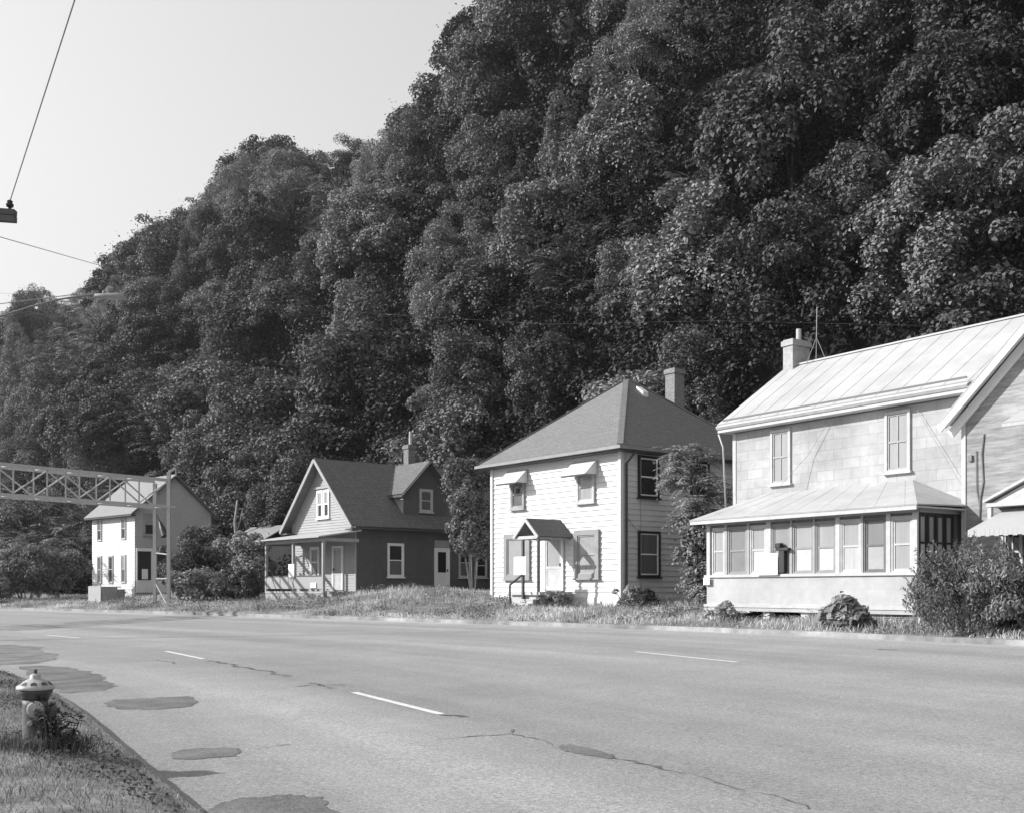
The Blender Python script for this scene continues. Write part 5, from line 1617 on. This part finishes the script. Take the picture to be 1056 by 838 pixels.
for i, (px, D, rad, lab, lf, mm) in enumerate([(192, 61, (1.5, 1.4, 1.9), 'rounded shrub right of the gantry leg', .22, M_bushd), (214, 66, (1.5, 1.4, 2.5), 'tall shrub in front of the low outbuilding', .22, M_bushd), (243, 62, (1.5, 1.3, 2.1), 'broad shrub behind the parked car', .22, M_bush), (262, 58, (1.1, 1.1, 1.9), 'leafy shrub at the left end of the porch', .2, M_bush), (250, 57, (.8, .7, .8), 'small shrub between the parked car and the porch', .18, M_bushd), (205, 57.5, (1.7, 1.0, .95), 'low shrub in front of the parked car', .18, M_bush)]):
    shrub('rounded_shrub', 220 + i, px, D, rad, 46, 170, lf, mm, lab, lift=.1)
for i, (px, D, rad, lab) in enumerate([(-14, 67, (2.0, 1.3, 1.6), 'loose pale shrub on the verge beneath the truss, cut by the left edge'), (26, 68, (1.8, 1.3, 1.9), 'loose pale shrub on the verge beneath the middle of the truss'), (62, 69, (1.7, 1.2, 1.5), 'loose pale shrub on the verge left of the board enclosure')]):
    shrub('verge_shrub', 260 + i, px, D, rad, 60, 170, .24, M_weed, lab, lift=.1, lobe=(.2, .4), upright=.3, aspect=.4)
# the sumac against the side wall of the white house
def sumac():
    x, y, z = ground_at(734, 0, 39.0)
    t = frond_tree('leaning_sumac', 301, 5.6, .95, 48, 12, .25, leaf_mat('sumac_leaves', .2, .35, .25), (-1.0, -.45), trunk_r=.055, zmin=.04)
    t.location = (x, y, z); tag(t, 'leaning sumac with drooping compound leaves between the white house and the glazed porch', 'tree')
    shrub('dark_shrub', 302, 724, 38.6, (.85, .65, 2.1), 50, 150, .17, M_bush, 'dark shrub under the leaning sumac beside the porch corner', lift=.3)
sumac()

# ---------------------------------------------------------------- grass
def blades(P, H, Wd, lean, r, name, m):
    n = len(P)
    az = r.uniform(0, 6.28, n); a2 = r.uniform(0, 6.28, n)
    H = np.asarray(H).reshape(-1); ln = lean * H * r.uniform(.2, 1.3, n)
    wx, wy = np.cos(az) * Wd * .5, np.sin(az) * Wd * .5
    b0 = P + np.stack([-wx, -wy, np.zeros(n)], 1); b1 = P + np.stack([wx, wy, np.zeros(n)], 1)
    mid = P + np.stack([np.cos(a2) * ln * .35, np.sin(a2) * ln * .35, H * .6], 1)
    tip = P + np.stack([np.cos(a2) * ln, np.sin(a2) * ln, H * np.maximum(.3, 1 - .3 * ln / np.maximum(H, .01))], 1)
    m0 = mid + np.stack([-wx, -wy, np.zeros(n)], 1) * .8; m1 = mid + np.stack([wx, wy, np.zeros(n)], 1) * .8
    V = np.stack([b0, b1, m1, m0, tip], 1).reshape(-1, 3)
    i = np.arange(n).reshape(-1, 1) * 5
    F1 = i + np.array([[0, 1, 2, 3]]); F2 = i + np.array([[3, 2, 4, 4]])
    return V, F1, i + np.array([[3, 2, 4]])

def tri_mesh(name, V, F4, F3, m):
    me = bpy.data.meshes.new(name)
    V = np.ascontiguousarray(V, dtype=np.float32)
    me.vertices.add(len(V)); me.vertices.foreach_set('co', V.ravel())
    li = np.concatenate([F4.ravel(), F3.ravel()]).astype(np.int32)
    me.loops.add(len(li)); me.loops.foreach_set('vertex_index', li)
    st = np.concatenate([np.arange(len(F4)) * 4, len(F4) * 4 + np.arange(len(F3)) * 3]).astype(np.int32)
    me.polygons.add(len(st)); me.polygons.foreach_set('loop_start', st)
    me.update(calc_edges=True); me.validate()
    me.materials.append(m)
    o = bpy.data.objects.new(name, me); COL.objects.link(o)
    return o

def lump(x, y, f=1.0):
    return .5 + .25 * np.sin(x * 1.9 * f + 1.3 * np.sin(y * 1.1 * f)) + .25 * np.sin(y * 2.3 * f + 1.7 * np.sin(x * 1.3 * f))

def side_points(edge, i0, i1, o0, o1, n, r, power=1.0):
    """random points at an offset beyond an edge polyline"""
    E = np.array([(edge[i].x, edge[i].y) for i in range(i0, i1 + 1)]); Dr = np.array([(DIRS[i].x, DIRS[i].y) for i in range(i0, i1 + 1)])
    seg = np.linalg.norm(np.diff(E, axis=0), axis=1); cum = np.concatenate([[0], np.cumsum(seg)])
    q = r.random(n) ** power * cum[-1]
    k = np.clip(np.searchsorted(cum, q) - 1, 0, len(seg) - 1); f = ((q - cum[k]) / seg[k]).reshape(-1, 1)
    B = E[k] * (1 - f) + E[k + 1] * f; Dd = Dr[k] * (1 - f) + Dr[k + 1] * f
    o = r.uniform(o0, o1, n).reshape(-1, 1)
    return B + Dd * o, o.ravel()

def near_index(edge, pt):
    return min(range(NS), key=lambda i: (edge[i] - Vector(pt)).length)

M_grass = leaf_mat('dry_grass', .20, .5, .3, .65, .2, patch=2.2)
M_grass2 = leaf_mat('verge_grass', .40, .4, .3, .6, .25, patch=.35)

def near_grass():
    r = np.random.default_rng(61)
    i0, i1 = near_index(NE, (0, 3.6)), near_index(NE, (-14, 26))
    parts = []
    P, o = side_points(NE, i0, i1, -7.5, -.03, 210000, r)
    dist = np.hypot(P[:, 0], P[:, 1])
    px = 528 + P[:, 0] / P[:, 1] * FPX
    keep = (px > -60) & (P[:, 1] > 6.4) & (r.random(len(P)) < np.clip(1.25 - dist * .035, .3, 1)) & (r.random(len(P)) < .45 + .55 * lump(P[:, 0], P[:, 1], 1.4))
    P, o = P[keep], o[keep]
    z = np.array([near_z(-q) for q in o]) - .004
    H = (.03 + .055 * r.random(len(P)) ** 1.8) * (.45 + 1.0 * lump(P[:, 0], P[:, 1], .9)) * np.clip(-o * 1.5, .75, 1)
    V, F4, F3 = blades(np.column_stack([P, z]), H, .007, 1.2, r, 'g', None)
    tag(tri_mesh('near_grass', V, F4, F3, M_grass), kind='stuff')
    # clover and plantain leaves lying low in the turf
    P, o = side_points(NE, i0, i1, -7.5, -.15, 70000, r)
    px = 528 + P[:, 0] / P[:, 1] * FPX
    keep = (px > -60) & (P[:, 1] > 6.4) & (lump(P[:, 0] + 3, P[:, 1], .7) > .46)
    P = P[keep]
    C = np.column_stack([P, np.array([near_z(-q) for q in o[keep]]) + .015 + .05 * r.random(len(P))])
    Nn = unit(r.normal(size=C.shape) * .45 + np.array([0, 0, 1.0])); lg = r.uniform(.018, .045, len(C))
    V, F = leaf_quads(C, Nn, lg, lg * .75, r=r)
    tag(np_mesh('clover', V, F, leaf_mat('clover_leaves', .13, .4, .25)), kind='stuff')
near_grass()

def far_grass():
    r = np.random.default_rng(62)
    i0, i1 = near_index(FE, (16, 12)), near_index(FE, (-58, 87))
    Vs, A4, A3, off = [], [], [], 0
    for n, o0, o1, hs_ in ((150000, .16, 4.5, 1.0), (90000, 4.5, 12, 1.0)):
        P, o = side_points(FE, i0, i1, o0, o1, n, r)
        px = 528 + P[:, 0] / P[:, 1] * FPX
        # nothing grows inside the houses
        keep = (px > -40) & (px < 1110)
        for root, x0, x1, y0, y1 in ((h4, -7.4, 8, 0.05, 8), (h2, -7.9, 0.05, -.05, 8.3), (h1, -6.3, .05, -.05, 11.5), (h1, -5.4, .35, -2, 0), (h0, -6.1, 0, 0, 5.5)):
            c, s = math.cos(root.rotation_euler.z), math.sin(root.rotation_euler.z)
            dx, dy = P[:, 0] - root.location.x, P[:, 1] - root.location.y
            lx, ly = c * dx + s * dy, -s * dx + c * dy
            keep &= ~((lx > x0) & (lx < x1) & (ly > y0) & (ly < y1))
        L_ = lump(P[:, 0], P[:, 1], .45) * .6 + lump(P[:, 0], P[:, 1], 1.3) * .4
        keep &= r.random(n) < .3 + .9 * L_
        P, o, L_ = P[keep], o[keep], L_[keep]
        z = np.array([far_z(q, a, b) for q, a, b in zip(o, P[:, 0], P[:, 1])]) - .02
        H = (.06 + .36 * r.random(len(P)) ** 1.8) * (.2 + 1.3 * L_ ** 1.5) * np.clip(.4 + o * .9, .4, 1)
        V, F4, F3 = blades(np.column_stack([P, z]), H, .022, .7, r, 'g', None)
        Vs.append(V); A4.append(F4 + off); A3.append(F3 + off); off += len(V)
    tag(tri_mesh('verge_grass', np.concatenate(Vs), np.concatenate(A4), np.concatenate(A3), M_grass2), kind='stuff')
    # broad-leaved weeds in tufts
    P, o = side_points(FE, i0, i1, .2, 7, 2600, r)
    keep = lump(P[:, 0] + 9, P[:, 1], .5) > .45
    for root, x0, x1, y0, y1 in ((h4, -7.4, 8, 0.0, 8), (h2, -7.9, 0.05, -.1, 8.3), (h1, -6.3, .05, -.1, 11.5), (h1, -5.4, .35, -2, 0), (h0, -6.1, 0, 0, 5.5)):
        c, s = math.cos(root.rotation_euler.z), math.sin(root.rotation_euler.z)
        dx, dy = P[:, 0] - root.location.x, P[:, 1] - root.location.y
        lx, ly = c * dx + s * dy, -s * dx + c * dy
        keep &= ~((lx > x0) & (lx < x1) & (ly > y0) & (ly < y1))
    P, o = P[keep], o[keep]
    C, Nn, lg = [], [], []
    for (x, y), q in zip(P, o):
        k = 26; h = r.uniform(.1, .42) * min(1, .4 + q * .8)
        d = r.normal(size=(k, 3)) * np.array([.16, .16, .0]); d[:, 2] = r.random(k) * h
        C.append(d + np.array([x, y, far_z(q, x, y)])); Nn.append(unit(r.normal(size=(k, 3)) * .6 + np.array([0, 0, .9]))); lg.append(r.uniform(.05, .13, k))
    C, Nn, lg = np.concatenate(C), np.concatenate(Nn), np.concatenate(lg)
    V, F = leaf_quads(C, Nn, lg, lg * .5, r=r)
    tag(np_mesh('verge_weeds', V, F, M_weed), kind='stuff')
far_grass()

# weeds round the hydrant
def hydrant_weeds():
    r = np.random.default_rng(71)
    hx, hy = hyd.location.x, hyd.location.y
    root = empty('weed_clump', (hx + .16, hy - .06, .2)); tag(root, 'dark leafy weed clump growing against the right side of the hydrant', 'plant')
    C, Nn, T = [], [], []
    st = MB()
    for k in range(36):
        a = r.uniform(0, 6.28); R0 = abs(r.normal()) * .075
        bx, by = math.cos(a) * R0 * 1.5 + .03, math.sin(a) * R0
        h = max(.08, .40 - 1.0 * abs(bx) + r.normal() * .06)
        tx, ty = bx + math.cos(a) * .09, by + math.sin(a) * .07
        st.tube([(bx, by, -.02), ((bx + tx) / 2, (by + ty) / 2, h * .55), (tx, ty, h)], [.004, .003, .002], 4)
        m = int(10 + 22 * h)
        for i in range(m):
            t = (i + .5) / m
            p = np.array([bx + (tx - bx) * t, by + (ty - by) * t, h * t]); aa = r.uniform(0, 6.28)
            dv = np.array([math.cos(aa), math.sin(aa), r.uniform(-.1, .7)]); dv /= np.linalg.norm(dv)
            C.append(p + dv * .03); T.append(dv); Nn.append(np.array([0, 0, 1.0]) + r.normal(size=3) * .5)
    C, Nn, T = np.array(C), unit(np.array(Nn)), np.array(T)
    lg = r.uniform(.04, .085, len(C))
    V, F = leaf_quads(C, Nn, lg, lg * .38, T=T, r=r)
    st.build('stem', M_bark, root); np_mesh('foliage', V, F, leaf_mat('dark_weed_leaves', .075, .4, .2), root)
    # tall grass at its foot
    n = 1500
    a = r.uniform(0, 6.28, n); R0 = .15 + np.abs(r.normal(size=n)) * .12
    P = np.column_stack([hx + .05 + np.cos(a) * R0 * 1.2, hy + np.sin(a) * R0, np.full(n, .2)])
    H = r.uniform(.06, .22, n)
    V, F4, F3 = blades(P, H, .007, .7, r, 'g', None)
    o = tri_mesh('grass_tuft', V, F4, F3, M_grass); tag(o, kind='stuff')
hydrant_weeds()
print('TREES', NTREE, 'bluff', NB, 'undergrowth verts', UG)

# ---------------------------------------------------------------- summer haze in the air
def build_haze():
    mb = MB(); mb.box(-420, 140, -70, 520, -30, 92)
    m = bpy.data.materials.new('pale_haze'); nt = nodes_of(m)
    out = nt.nodes.new('ShaderNodeOutputMaterial'); v = nt.nodes.new('ShaderNodeVolumePrincipled')
    v.inputs['Color'].default_value = (.92, .92, .92, 1); v.inputs['Density'].default_value = 0.00017; v.inputs['Anisotropy'].default_value = 0.2
    nt.links.new(v.outputs[0], out.inputs['Volume'])
    o = mb.build('haze', m); tag(o, kind='stuff'); o.display_type = 'WIRE'
build_haze()
